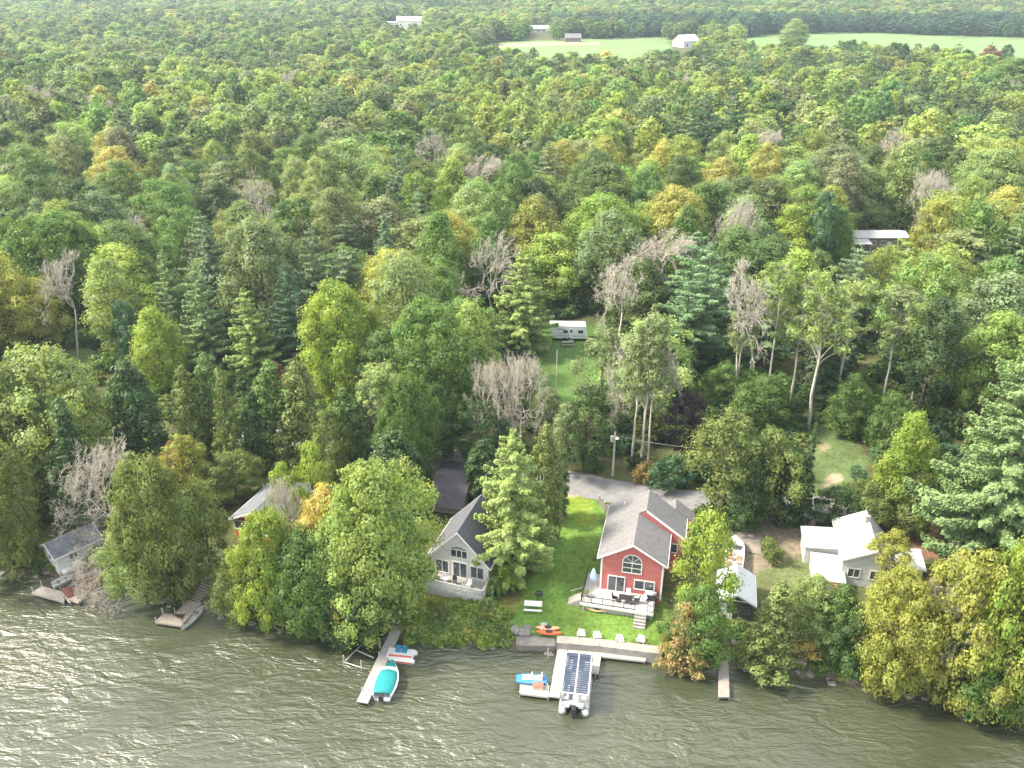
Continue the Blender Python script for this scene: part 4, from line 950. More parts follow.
b = MB(); b.box(0, 6.6, -.09, -.052, 1.2, 1.34); b.box(0, 6.6, -.09, -.052, 2.5, 2.62); [b.box(x, x + .12, -.085, -.052, 1.34, 2.5) for x in (.05, 1.6, 3.2, 4.8, 6.4)]; b.build('porch_frame', WHITE, rc)
P = anchor(720, 600, 2.3)
bh = thing('boathouse', 'small boathouse with pale metal roof and dark front, right of the lime green tree', 'boathouse', P, R_(-13))
gable(bh, 3.5, 4.7, 2.4, 1.0, DARKW, METALY, over=.35, trim=METALY)
b = MB(); b.box(.1, 1.5, -.06, -.005, .0, 2.05); b.build('door', WHITE, bh)
b = MB(); b.box(1.0, 2.9, -.05, -.005, 2.45, 2.6); b.build('white_sign_board', WHITE, bh); window(bh, 2.2, .9, 1.1, .9, nx=2, fm=DARKW)
P = anchor(152, 462, 2.4)
sh = thing('shed', 'shed with faded red roof glimpsed beside the pale leafless tree', 'shed', P, R_(10))
gable(sh, 3.4, 3.6, 2.4, .8, BROWNW, REDR, over=.3, trim=REDR); b = MB(); b.box(1.1, 2.1, -.05, -.004, 0, 1.95); b.build('door', GREYW, sh)

# white roofed house on the right
P = anchor(843, 561, 3.2)
wh = thing('house', 'house of several white metal roofs among olive trees on the right', 'house', P, R_(-12))
gable(wh, 5.3, 7.6, 3.2, 1.9, WHITEW, METAL, ridge=3.4, over=.25, trim=WHITE, left_h=3.4, right_h=2.9)
b = MB(); b.box(-3.7, -.02, 2.9, 6.6, -1, 2.55); b.build('side_wing', WHITEW, wh)
b = MB(); b.slab([(-4.0, 2.6, 2.6), (-.02, 2.6, 2.95), (-.02, 6.9, 3.0), (-4.0, 6.9, 2.65)], .14); b.build('side_roof', METAL, wh)
b = MB(); b.box(-3.0, .3, -1.6, 2.55, -1.4, 1.5); b.build('front_wing', WHITEW, wh)
b = MB(); b.slab([(-3.2, -1.9, 1.55), (.4, -1.9, 1.55), (.4, 2.57, 2.1), (-3.2, 2.57, 2.1)], .12); b.build('front_roof', mat('stained_white_roofing', (.38, .38, .36), .7, .35, 2.2), wh)
b = MB(); b.box(6.4, 9.2, 1.8, 5., -1, 2.1); b.build('right_wing', WHITEW, wh)
b = MB(); b.slab([(6.2, 1.5, 2.15), (9.5, 1.5, 2.15), (9.5, 5.2, 2.5), (6.2, 5.2, 2.5)], .12); b.build('right_roof', METAL, wh)
window(wh, .8, 1.2, 1.2, 1.1); window(wh, 3.2, 1.2, 1.2, 1.1)
b = MB(); b.box(2.9, 3.35, 5.4, 5.85, 4.5, 6.0); b.build('chimney', CONC, wh)

# long white roofed house further back
P = anchor(862, 239, 2.6)
lh = thing('house', 'long brown house with a flat looking white roof far back in the wood', 'house', P, R_(0))
gable(lh, 11.3, 6., 2.7, .5, BROWNW, METAL, over=.3, trim=WHITE, fascia=False) if 0 else None
b = MB(); b.box(-4., 11., 0, 6, -1, 2.8); b.build('wall', BROWNW, lh)
b = MB(); b.ext([(-4.3, -.4, 2.83), (-4.3, 3, 3.55), (-4.3, 6.4, 2.83), (-4.3, 6.4, 3.0), (-4.3, 3, 3.75), (-4.3, -.4, 3.0)], (15.8, 0, 0)); b.build('roof', METAL, lh)
b = MB(); b.slab([(-4.6, -3.4, 2.35), (1.3, -3.4, 2.35), (1.3, -.42, 2.75), (-4.6, -.42, 2.75)], .12); b.box(-4.4, -4.25, -3.3, -3.15, -.5, 2.2); b.box(1, 1.15, -3.3, -3.15, -.5, 2.2); b.build('porch', METAL, lh)
for x in (2.3, 4.8, 7.6): window(lh, x, 1.1, 1.1, 1.0)
b = MB(); b.box(6.3, 7.2, -.05, -.004, 0, 2.0); b.build('door', WHITE, lh)

P = G(446, 513); ga = thing('garage', 'garage with a dark brown grey roof in the trees behind the grey cottage', 'garage', P, R_(-14))
b = MB(); b.ext([(-2.2, 0, -1), (-2.2, 6.4, -1), (-2.2, 6.4, 2.4), (-2.2, 3.6, 3.6), (-2.2, 0, 1.7)], (4.4, 0, 0)); b.build('wall', GREYW, ga)
b = MB(); b.ext([(-2.5, -.9, 1.25), (-2.5, 3.6, 3.64), (-2.5, 6.8, 2.25), (-2.5, 6.8, 2.4), (-2.5, 3.6, 3.82), (-2.5, -.9, 1.4)], (5.0, 0, 0)); b.build('roof', mat('dark_brown_shingles', (.075, .07, .078), .95, .25, 2.2, stripes=(1, .26, .012, .16)), ga)
b = MB(); b.box(-1.4, 1.3, -.05, -.004, -.2, 1.5); b.build('garage_door', GREYW, ga)
# farms beyond the wood
def far_house(px, py, w_, l_, h_, rise, wm_, rm, label, cat, rz=0., name='farmhouse', nw=3, wing=None):
    P = G(px, py); r = thing(name, label, cat, P, rz)
    b = MB(); b.ext([(-w_/2, 0, -1), (-w_/2, l_, -1), (-w_/2, l_, h_), (-w_/2, l_/2, h_ + rise), (-w_/2, 0, h_)], (w_, 0, 0)); b.build('wall', wm_, r)
    b = MB(); b.ext([(-w_/2 - .4, -.5, h_ - .1), (-w_/2 - .4, l_/2, h_ + rise + .05), (-w_/2 - .4, l_ + .5, h_ - .1), (-w_/2 - .4, l_ + .5, h_ + .15), (-w_/2 - .4, l_/2, h_ + rise + .3), (-w_/2 - .4, -.5, h_ + .15)], (w_ + .8, 0, 0)); b.build('roof', rm, r)
    for i in range(nw): window(r, -w_/2 + w_*(i + .5)/nw - .8, 1.4, 1.6, 1.6, nx=1)
    if wing:
        x0, x1, hh2 = wing; b = MB(); b.box(x0, x1, 1, l_ - 1, -1, hh2); b.build('side_wing', wm_, r); b = MB(); b.slab([(x0 - .4, .6, hh2 + .1), (x1 + .4, .6, hh2 + .1), (x1 + .4, l_ - .6, hh2 + 1), (x0 - .4, l_ - .6, hh2 + 1)], .2); b.build('wing_roof', rm, r)
    return r
far_house(409, 27, 26, 12, 6, 4, WHITE, METAL, 'large white farmhouse behind dark trees at the top of the picture', 'farmhouse', wing=(-25, -13.2, 4))
far_house(691, 48, 16, 14, 5, 4.5, WHITE, METAL, 'white barn with pale roof at the near edge of the far field', 'barn', R_(28), 'barn', 2)
far_house(541, 33, 24, 10, 4, 3, WHITEW, METAL, 'low white farm building beyond the far field', 'farm building', 0, 'farm_building', 4)
far_house(573, 42, 13, 8, 3, 3, BROWNW, SHG, 'small brown shed with grey roof in the far field', 'shed', 0, 'farm_shed', 1)
far_house(328, 47, 9, 8, 8.5, 3, WHITE, METAL, 'tiny white roof poking out of the far wood left of the farmhouse', 'house', 0, 'farmhouse', 1)

# white travel trailer
P = anchor(549, 341, 0.)
rv = thing('travel_trailer', 'white travel trailer parked in the grassy gap in the wood', 'trailer', P, R_(-2))
TRW = mat('trailer_white', (.68, .69, .70), .4, .06, 2.); b = MB(); pr = [(0, 0, .55), (7., 0, .55), (7.1, 0, 1.1), (6.75, 0, 2.95), (6.5, 0, 3.05), (.15, 0, 3.05), (0, 0, 2.9)]
b.ext(pr, (0, 2.5, 0)); b.build('body', TRW, rv, bevel=.06)
b = MB(); b.box(.2, 6.7, -.02, -.003, 1.0, 1.14); b.box(1.3, 2.9, -.02, -.003, 2.35, 2.5); b.box(1.6, 2.6, -.02, -.003, 1.5, 1.6); b.build('stripe', mat('grey_decal', (.22, .23, .25), .5), rv)
for x, w_ in ((2.6, .8), (5.35, .9)): window(rv, x, 1.65, w_, .6, nx=1, fm=STEEL, fr=.05)
b = MB(); b.box(3.75, 4.4, -.05, -.003, .75, 2.55); dd = b.build('door', TRW, rv); b = MB(); b.box(3.87, 4.27, -.07, -.052, 1.8, 2.3); b.build('pane', GLASS, dd)
b = MB(); b.box(3.0, 3.8, .9, 1.6, 3.06, 3.35); b.build('roof_vent', TRW, rv)
b = MB(); [b.tube((x, -.02, .38), (x, .2, .38), .36, n=14) for x in (2.9, 3.65)]; b.build('wheel', BLACK, rv)
b = MB(); b.beam((7.05, 1.25, .5), (8.3, 1.25, .45), .12, .12); b.build('hitch', BLACK, rv)
b = MB(); b.box(3.6, 4.6, -.75, -.1, .2, .42); b.build('step', GREYD, rv)
P = on(rv, 3.4, -1.9, 0); P.z = float(gh(P.x, P.y)); t = thing('picnic_table', 'grey picnic table in front of the white trailer', 'table', P, 0)
def picnic(t, m_top, m_leg):
    b = MB(); [b.box(-1., 1., -.37 + i*.15, -.24 + i*.15, .72, .76) for i in range(5)]; b.build('tabletop', m_top, t)
    for s in (-1, 1): b = MB(); b.box(-1., 1., s*.72 - .14, s*.72 + .14, .42, .46); b.build('bench', m_top, t)
    for x in (-.7, .7):
        b = MB(); b.beam((x, -.7, 0), (x, -.25, .72), .09, .05); b.beam((x, .7, 0), (x, .25, .72), .09, .05); b.beam((x, -.8, .4), (x, .8, .4), .09, .05); b.build('leg', m_leg, t)
picnic(t, GREYX, GREYD)

# ------------------------------------------------------------------ shore wall, rocks
WL = [W(a, c, 1.25) for a, c in ((557, 637.5), (600, 641), (640, 646), (662, 648.5))]
b = MB()
for p, q in zip(WL[:-1], WL[1:]):
    d_ = (q - p); nrm = Vector((-d_.y, d_.x, 0)).normalized(); A = [p - nrm*.95, q - nrm*.95, q + nrm*.15, p + nrm*.15]; b.ext([v + Vector((0, 0, .16)) for v in A], (0, 0, -2.4))
sw = b.build('seawall', CONC); tag(sw, 'pale concrete seawall between the lawn and the dock', 'wall')
rk = random.Random(2)
def rock_mesh(seed, flat=.6):
    r = random.Random(seed); import bmesh
    bm = bmesh.new(); bmesh.ops.create_icosphere(bm, subdivisions=2, radius=1)
    for v in bm.verts: v.co *= 1 + .26*math.sin(v.co.x*3.1 + seed) + .14*math.sin(v.co.y*4.3 + seed*2) + r.uniform(-.08, .08); v.co.z *= flat
    for v in bm.verts: v.co.x = max(-.7, min(.66, v.co.x + .2*v.co.y)); v.co.y = max(-.62, min(.7, v.co.y - .25*v.co.z)); v.co.z = max(-.4, min(.42, v.co.z + .15*v.co.x))
    me = bpy.data.meshes.new('boulder'); bm.to_mesh(me); bm.free(); me.materials.append(STONE); return me
RM = [rock_mesh(i) for i in range(5)]
def boulder(x, y, s, label, group=None, dz=.1, sc=None):
    o = bpy.data.objects.new('boulder', RM[rk.randrange(5)]); COL.objects.link(o); o.location = (x, y, max(-.1, float(gh(x, y))) + dz*s); o.scale = sc or (s*rk.uniform(.9, 1.4), s*rk.uniform(.8, 1.1), s*rk.uniform(.7, 1.1)); o.rotation_euler = (rk.uniform(-.2, .2), rk.uniform(-.2, .2), rk.uniform(0, 6)); return tag(o, label, 'rock', group)
for a, c, s, lb in [(736, 642, 1.0, 'pale boulder at the shore below the broad olive cedar'), (800, 660, 1.0, 'large grey boulder leaning on the bank beside the orange bush'), (842, 632, .8, 'pale rock face between shrubs on the right bank'),
        (493, 645, .7, 'pale boulder where the meadow bank meets the stone ledge'), (516, 632, .85, 'rounded tan boulder at the left end of the stone ledge'), (528, 628, .5, 'small grey rock on top of the stone ledge'), (502, 636, .6, 'tan rock left of the rounded boulder')]:
    P = G(a, c); boulder(P.x, P.y, s, lb)
for x in np.arange(-68, 62, 1.15):
    if WALLX[0] + 5 < x < WALLX[1]: continue
    px_ = proj(x, shore(x), 0)[0]; where = 'left of the stair dock' if px_ < 190 else 'between the stair dock and the long dock' if px_ < 385 else 'below the meadow bank' if px_ < 520 else 'right of the seawall' if px_ < 800 else 'on the lower right shore'
    boulder(x + rk.uniform(-.5, .5), shore(x) + rk.uniform(-.9, .5), rk.uniform(.25, .6), 'dark wet waterline rock ' + where, 'waterline rocks ' + where)
b = MB(); q = [W(516, 633, 1.0), W(556, 638, 1.0), W(556, 646, .9), W(516, 645, .9)]; b.slab([tuple(v) for v in q], 1.4); b.slab([tuple(W(519, 627, 1.5)), tuple(W(530, 628, 1.5)), tuple(W(530, 635, 1.35)), tuple(W(518, 634, 1.35))], .5)
tag(b.build('stone_ledge', STONE, bevel=.12), 'flat grey stone ledge left of the orange kayak', 'ledge')

# ------------------------------------------------------------------ docks
def dock(label, quads, z=.55, posts=(), m=GREYX, extra=None, steps=None):
    """quads: lists of four picture corners on the deck surface"""
    ref = W(*quads[0][0], z); root = thing('dock', label, 'dock', (ref.x, ref.y, 0)); off = Vector((ref.x, ref.y, 0))
    for k, qd in enumerate(quads):
        P = [W(a, c, z) - off for a, c in qd]; e0 = P[1] - P[0]; e3 = P[3] - P[0]
        along = 0 if e0.length > e3.length else 1            # planks laid across the long side
        L_ = max(e0.length, e3.length); n_ = max(2, int(L_/.16)); b = MB()
        for i in range(n_):
            t0, t1 = i/n_, (i + .9)/n_
            if along == 0: Q = [P[0].lerp(P[1], t0), P[0].lerp(P[1], t1), P[3].lerp(P[2], t1), P[3].lerp(P[2], t0)]
            else: Q = [P[0].lerp(P[3], t0), P[1].lerp(P[2], t0), P[1].lerp(P[2], t1), P[0].lerp(P[3], t1)]
            b.slab([tuple(v) for v in Q], .05)
        b.build('planks', m, root)
        fr_ = MB(); C4 = sum(P, Vector())/4
        for i in range(4):
            p, q = P[i], P[(i+1) % 4]; fr_.beam(p.lerp(C4, .03) - Vector((0, 0, .14)), q.lerp(C4, .03) - Vector((0, 0, .14)), .07, .17)
        fr_.build('frame', m, root)
        for i in range(4):
            p = P[i].lerp(C4, .04)
            b = MB(); b.tube((p.x, p.y, -1.2), (p.x, p.y, z - .06), .06, n=8); b.build('post', GREYD, root)
    for a, c, hh_ in posts:
        p = W(a, c, z) - off; b = MB(); b.tube((p.x, p.y, -1.2), (p.x, p.y, z + hh_), .05, n=8); b.build('post', STEEL, root)
    if steps:
        p0, p1, z1, wd, n_ = steps; A = W(*p0, z1) - off; B = W(*p1, z) - off; d_ = (B - A); s_ = Vector((-d_.y, d_.x, 0)).normalized()*wd/2; st_ = MB()
        for i in range(n_):
            c = A.lerp(B, (i + .5)/n_); e = Vector((d_.x, d_.y, 0)).normalized()*.14; st_.slab([tuple(c - s_ - e), tuple(c + s_ - e), tuple(c + s_ + e), tuple(c - s_ + e)], .05)
        st_.build('steps', m, root); b = MB()
        for sg in (-1, 1): b.beam(A + s_*sg - Vector((0, 0, .15)), B + s_*sg - Vector((0, 0, .15)), .06, .2)
        b.build('stringer', GREYD, root)
    return root
dock('L shaped grey plank dock at the left below the white cabin', [[(95, 566), (106, 569), (78, 603), (63, 598)], [(42, 586), (66, 592.5), (64, 602), (31, 593)]], posts=[(42, 586, .8), (33, 592, .7), (62, 601, .5)], m=mat('tan_planks', (.31, .27, .235), .9, .15, 2.))
dock('weathered stair dock ending in a square platform beside the canoe', [[(188, 600), (202, 603), (184, 622), (172, 616)], [(163, 613.5), (187, 614), (181, 626), (155, 622)]], posts=[(163, 613.5, .8), (175, 612, .6), (156, 621, .5)], m=mat('dull_planks', (.22, .195, .165), .9, .2, 2.), steps=((210, 578), (195, 601), 2.0, 1.3, 9))
dock('long straight pale dock beside the teal covered boat', [[(392, 627), (402, 628.5), (367.5, 703.5), (356.5, 701.5)]], posts=[(379, 655, .5), (362, 690, .4)], m=mat('pale_planks', (.29, .28, .265), .9, .12, 2.), steps=((401, 607), (397, 628), 1.7, 1.3, 6))
dock('wide U shaped dock of pale boards around the pontoon boat', [[(558.5, 645), (568, 645.5), (559.5, 697.5), (549, 696.5)], [(520, 684), (549.5, 685.5), (548.7, 696.8), (519.5, 693)], [(568.3, 646), (646, 654), (646, 661), (568, 652.5)], [(593.5, 655.4), (601, 656), (598.5, 673), (591.5, 672.5)]],
     posts=[(548, 655, .9), (547, 690, .9), (595.5, 673, .5)], m=mat('cream_planks', (.36, .34, .315), .9, .12, 2.))
dock('short narrow plank dock under the lime green tree', [[(718.5, 655), (728, 655), (729.5, 697), (718.5, 697)]], m=mat('brown_grey_planks', (.27, .24, .22), .9, .15, 2.))

# ------------------------------------------------------------------ boats
def hull(Lb, Bm, Hh, m, root, bow=.5, name='hull', n_=13, rake=.25, blunt=.8):
    b = MB(); rings = []
    for i in range(n_):
        t = i/(n_-1); wv_ = Bm/2*(blunt + (1 - blunt)*min(1, t*4))*(1 - max(0, (t - bow)/(1 - bow))**2.2) + .01; y = t*Lb; kz = -.22*Hh + rake*Hh*max(0, (t - .6)/.4)**2*2; zt = Hh*(1 + .22*t*t)
        rings.append([(-wv_*.05, y, kz), (-wv_*.8, y, kz + .28*Hh), (-wv_, y, zt), (-wv_*.86, y, zt), (-wv_*.72, y, kz + .42*Hh), (wv_*.72, y, kz + .42*Hh), (wv_*.86, y, zt), (wv_, y, zt), (wv_*.8, y, kz + .28*Hh), (wv_*.05, y, kz)])
    b.loft(rings); return b.build(name, m, root, smooth=False)
def boat_at(pst, pbow, z=0.):
    A, B = W(*pst, z), W(*pbow, z); d_ = B - A; return A, math.atan2(-d_.x, d_.y), d_.length
HW = mat('white_gelcoat', (.56, .57, .57), .25, .05, 2., coat=.4)
TEAL = mat('teal_canvas', (.008, .20, .21), .75, .12, 2.5, bump=.03, bscale=2.2)
A, rz, Lb = boat_at((382, 699), (393, 664.5), .3)
tb = thing('motor_boat', 'white motor boat under a teal canvas cover beside the long dock', 'boat', A - Vector((0, 0, .3)), rz)
hull(Lb, 2.45, .85, HW, tb, bow=.35)
def cover(y0, y1, Bm, z, m, nm, Lb, up=.28, bow=.35):
    b = MB(); rings = []
    for i in range(9):
        t = (y0 + (y1 - y0)*i/8)/Lb; wv_ = Bm/2*.88*(1 - max(0, (t - bow)/(1 - bow))**2.2)*(.82 + .18*min(1, t*4)) + .01; y = t*Lb; zz = z*(1 + .22*t*t) + .02
        rings.append([(-wv_, y, zz - .05), (-wv_*.95, y, zz + .04), (-wv_*.5, y, zz + up*.7 - .04*(i % 2)), (0, y, zz + up), (wv_*.5, y, zz + up*.7 - .04*(i % 2)), (wv_*.95, y, zz + .04), (wv_, y, zz - .05)])
    b.loft(rings); return b.build(nm, m, tb, smooth=True)
cover(.25, Lb*.66, 2.45, .85, TEAL, 'canvas_cover', Lb); cover(Lb*.71, Lb*.97, 2.45, .85, TEAL, 'bow_cover', Lb, .16)
b = MB(); b.ext([(-1.0, Lb*.665, .95), (1.0, Lb*.665, .95), (.8, Lb*.70, 1.3), (-.8, Lb*.70, 1.3)], (0, .1, 0)); b.build('windshield', HW, tb)
b = MB(); b.box(-.22, .22, -.45, -.02, .3, 1.1); b.build('outboard_motor', BLACK, tb, bevel=.05)

A = W(573.5, 714, .3); B = W(578.5, 670, .3); d_ = B - A; Lb = d_.length
pb = thing('pontoon_boat', 'pontoon boat under a long blue slatted canopy moored in the dock', 'boat', A - Vector((0, 0, .3)), math.atan2(-d_.x, d_.y))
for s in (-1, 1):
    b = MB(); rr_ = [(0, .18), (.15, .36), (.6, .4), (Lb - 1.2, .4), (Lb - .4, .28), (Lb, .05)]; b.loft([[(s*1.12 + r_*math.cos(k*.5236), y_, .25 + (.1 if y_ > Lb - .5 else 0) + r_*math.sin(k*.5236)) for k in range(12)] for y_, r_ in rr_]); b.build('pontoon', STEEL, pb, smooth=True)
b = MB(); b.box(-1.4, 1.4, .55, Lb - .35, .68, .78); b.build('deck_floor', mat('grey_carpet', (.33, .33, .32), .95), pb)
b = MB(); railing(b, [(-1.36, .9, .78), (-1.36, Lb - .5, .78), (1.36, Lb - .5, .78), (1.36, .9, .78)], .7, .05, 1.3, 0); b.build('rail', STEEL, pb)
b = MB(); b.box(-1.34, -1.31, 1., Lb - .6, .82, 1.4); b.box(1.31, 1.34, 1., Lb - .6, .82, 1.4); b.build('side_panel', HW, pb)
for x0, x1, y0, y1 in ((-1.25, -.6, 1.2, 3.), (.6, 1.25, 1.2, 3.), (-1.25, -.6, 5., 6.4), (.6, 1.25, 5., 6.4)): b = MB(); b.box(x0, x1, y0, y1, .79, 1.2); b.box(x0 if x0 < 0 else x1 - .15, x0 + .15 if x0 < 0 else x1, y0, y1, 1.2, 1.55); b.build('seat', HW, pb, bevel=.05)
b = MB(); zt = 2.55
for x in (-1.3, 0, 1.3): b.beam((x, .45, zt), (x, Lb + .05, zt), .09 if x else .12, .08)
b.beam((-1.3, .45, zt), (1.3, .45, zt), .08, .08); b.beam((-1.3, Lb + .05, zt), (1.3, Lb + .05, zt), .08, .08)
for x in (-1.3, 1.3):
    for y in (1.2, Lb*.5, Lb - .3): b.tube((x, y, .78), (x, y, zt), .03)
cf = b.build('canopy_frame', HW, pb)
SL = mat('slate_blue_canvas', (.035, .05, .09), .7, .12, 2.)
n_ = 19; b = MB()
for i in range(n_):
    y = .5 + (Lb - .5)*(i + .12)/n_; dy = (Lb - .5)/n_*.70
    for s in (-1, 1): b.slab([(s*1.26, y, zt + .05), (s*.07, y, zt + .09), (s*.07, y + dy, zt + .09), (s*1.26, y + dy, zt + .05)], .03)
b.build('canopy_slats', SL, cf)
b = MB(); b.box(-.22, .22, -.35, .25, .35, 1.25); b.box(-.12, .12, -.3, .0, -.3, .35); b.build('outboard_motor', BLACK, pb, bevel=.05)
b = MB(); b.box(-.95, -.45, .2, .7, .8, 1.1); b.box(.4, .9, .25, .7, .8, 1.15); b.build('stern_locker', HW, pb, bevel=.04)

# canoe, rowing boat, small paddle boat, water craft, boat on the yard
A, rz, Lb = boat_at((181.5, 629), (204, 607), .25)
cn_ = thing('canoe', 'pale grey canoe moored beside the stair dock platform', 'canoe', A - Vector((0, 0, .25)), rz)
b = MB(); rings = []
for i in range(15):
    t = i/14; s_ = math.sin(math.pi*t)**.7*.48 + .012; y = t*Lb; e = .42 + .16*abs(2*t - 1)**3
    rings.append([(0, y, -.08), (-s_*.8, y, .05), (-s_, y, e), (-s_*.88, y, e), (-s_*.6, y, .1), (s_*.6, y, .1), (s_*.88, y, e), (s_, y, e), (s_*.8, y, .05)])
b.loft(rings); b.build('hull', mat('faded_canoe_grey', (.36, .37, .34), .6, .14, 3.), cn_)
for t in (.3, .7): b = MB(); b.box(-.4, .4, t*Lb - .12, t*Lb + .12, .32, .36); b.build('seat', GREYD, cn_)
A, rz, Lb = boat_at((53, 586), (70, 578), .25)
rb = thing('rowing_boat', 'small grey rowing boat behind the L shaped dock', 'boat', A - Vector((0, 0, .25)), rz); hull(Lb + .6, 1.3, .5, mat('grey_boat_paint', (.42, .43, .41), .6, .15, 3.), rb, bow=.3)
for y in (.6, 1.5): b = MB(); b.box(-.5, .5, y, y + .25, .3, .35); b.build('seat', GREYD, rb)
P = W(86, 589, 0.)
bl = thing('boat_lift', 'rusty brown covered boat lift against the L shaped dock', 'boat lift', P, R_(-44))
RUST = mat('rust_brown_tarp', (.13, .055, .04), .85, .35, 2.2, bump=.1, bscale=2.)
b = MB(); b.loft([[(-1.1, y, .35), (-1.0, y, .75 + .15*math.sin(y*2)), (0, y, 1.15 + .12*math.sin(y*3)), (1.0, y, .7 + .15*math.cos(y*2)), (1.1, y, .3)] for y in np.linspace(-2.3, 2.3, 9)]); b.build('tarp', RUST, bl, smooth=True)
b = MB(); [b.tube((x, y, -1), (x, y, .9), .05) for x in (-1.25, 1.5) for y in (-2.3, 2.3)]; b.tube((1.5, -2.5, .35), (1.5, 2.4, .35), .05); b.tube((-1.25, -2.4, .35), (1.5, -2.4, .35), .05); b.build('frame', STEEL, bl)
# paddle boat by the long dock
P = W(401, 657.5, .0)
pd = thing('paddle_boat', 'small white paddle boat with red stripe and blue seats by the long dock', 'boat', P, R_(-8))
b = MB(); [b.loft([[(x_, s*.62 + r_*math.cos(k*.7854), .2 + r_*math.sin(k*.7854)) for k in range(8)] for x_, r_ in ((-1.75, .1), (-1.45, .32), (1.4, .34), (1.65, .2))]) for s in (-1, 1)]; b.box(-1.45, 1.45, -.75, .75, .38, .6); b.build('hull', HW, pd, bevel=.05)
b = MB(); b.box(-1.3, 1.5, -.985, -.96, .2, .36); b.box(-1.2, 1.3, -.55, -.3, .602, .63); b.build('stripe', mat('faded_red', (.52, .12, .08), .6), pd)
for x in (-.35, .35): b = MB(); b.box(x - .28, x + .28, .05, .5, .61, .8); b.box(x - .28, x + .28, .5, .62, .61, 1.15); b.build('seat', mat('turquoise_plastic', (.03, .17, .26), .5), pd, bevel=.04)
# craft on the left platform
P = W(532, 681, .56)
jc = thing('paddle_boat', 'blue and white paddle boat pulled up on the dock platform', 'boat', P, R_(-4))
BLU = mat('bright_blue_plastic', (.04, .19, .42), .45, .08, 3.)
b = MB(); rings = []
for i in range(11):
    t = i/10; x_ = -1.6 + 3.1*t; s_ = .62*math.sin(math.pi*min(1, .2 + .62*t))**.6; rings.append([(x_, -s_, .1), (x_, -s_*1.05, .34), (x_, -s_*.7, .42), (x_, s_*.7, .42), (x_, s_*1.05, .34), (x_, s_, .1)])
b.loft(rings); b.build('hull', BLU, jc)
b = MB(); b.box(-1.0, 1.1, -.32, .32, .425, .5); b.build('cockpit', HW, jc, bevel=.03)
for x in (-.2, .8): b = MB(); b.box(x - .2, x + .2, -.3, .3, .51, .62); b.box(x + .16, x + .26, -.3, .3, .62, 1.0); b.build('seat', HW, jc, bevel=.03)
P = W(538, 688, .56); t = thing('storage_box', 'pale box with a red lid standing on the dock platform', 'box', P, R_(-4)); b = MB(); b.box(-.5, .5, -.28, .28, 0, .42); b.build('body', mat('tan_plastic', (.5, .38, .3), .6), t); b = MB(); b.box(-.53, .53, -.31, .31, .425, .5); b.build('lid', mat('faded_red', (.52, .12, .08), .6), t)
# boat stored behind the boathouse
A, rz, Lb = boat_at((734, 567), (735.5, 537), 2.9)
A.z = float(gh(A.x, A.y))
sbt = thing('motor_boat', 'old open boat with tan seats parked on the dirt behind the boathouse', 'boat', A + Vector((0, 0, .45)), rz); hull(Lb, 2.2, .9, HW, sbt, bow=.62, blunt=.9)
b = MB(); b.loft([[(-w_, y, z_), (-w_*.5, y, z_ + .12), (w_*.5, y, z_ + .12), (w_, y, z_)] for y, w_, z_ in ((Lb*.66, .95, 1.0), (Lb*.75, .92, 1.02), (Lb*.86, .72, 1.06), (Lb*.96, .32, 1.1))]); b.build('bow_deck', mat('grey_deck_vinyl', (.38, .38, .37), .7), sbt)
TAN = mat('tan_vinyl', (.52, .36, .27), .7, .25, 3.)
for x, y in ((-.55, .6), (.55, .6), (-.5, 1.9), (.5, 1.9), (-.5, 2.9)): b = MB(); b.box(x - .32, x + .32, y, y + .6, .35, .85); b.box(x - .32, x + .32, y - .14, y, .35, 1.2); b.build('seat', TAN, sbt, bevel=.05)
b = MB(); b.beam((-.7, .3, -.15), (-.7, Lb*.8, -.15), .1, .1); b.beam((.7, .3, -.15), (.7, Lb*.8, -.15), .1, .1); [b.tube((x, Lb*.35, -.15), (x + .15, Lb*.35, -.15), .32, n=12) for x in (-1.2, 1.05)]; b.build('trailer', BLACK, sbt)
# lift frame left of the long dock
P = W(364, 656, 0); lf = thing('boat_lift', 'bare grey pipe boat lift standing in the water left of the long dock', 'boat lift', P, R_(-24))
b = MB(); [b.tube((x, y, -1.2), (x, y, 1.3), .06) for x, y in ((-1.2, -1.9), (-.9, 1.8), (1.1, 1.5), (.9, -1.8))]; b.build('post', GREYW, lf)
b = MB(); b.tube((-1.2, -1.9, .35), (-.9, 1.8, .35), .07); b.tube((-.9, .1, .35), (1.3, -.1, .35), .07); b.tube((-1.2, -1.9, .35), (.9, -1.8, .35), .06); b.build('frame', GREYW, lf)

# ------------------------------------------------------------------ on the lawn
CHW = mat('chair_white', (.45, .45, .44), .6, .08, 3.)
def yard_chair(label, P, rz, group=None, m=CHW):
    t = thing('lawn_chair', label, 'chair', P, rz, group)
    b = MB(); [b.slab([(-.28, -.3 + i*.11, .38 - i*.03), (.28, -.3 + i*.11, .38 - i*.03), (.28, -.21 + i*.11, .355 - i*.03), (-.28, -.21 + i*.11, .355 - i*.03)], .025) for i in range(5)]; b.build('seat', m, t)
    b = MB(); [b.slab([(x - .055, .22, .28), (x + .055, .22, .28), (x*1.35 + .06, .55, 1.0 - abs(x)*.3), (x*1.35 - .06, .55, 1.0 - abs(x)*.3)], .025) for x in (-.24, -.12, 0, .12, .24)]; b.build('backrest', m, t)
    for s in (-1, 1):
        b = MB(); b.slab([(s*.4 - .07, -.4, .55), (s*.4 + .07, -.4, .55), (s*.4 + .06, .38, .53), (s*.4 - .06, .38, .53)], .03); b.build('armrest', m, t)
        b = MB(); b.beam((s*.33, -.33, 0), (s*.33, -.33, .52), .09, .04); b.build('leg', m, t); b = MB(); b.beam((s*.33, -.3, .3), (s*.33, .6, .04), .05, .1); b.build('leg', m, t)
    return t
ch0 = None
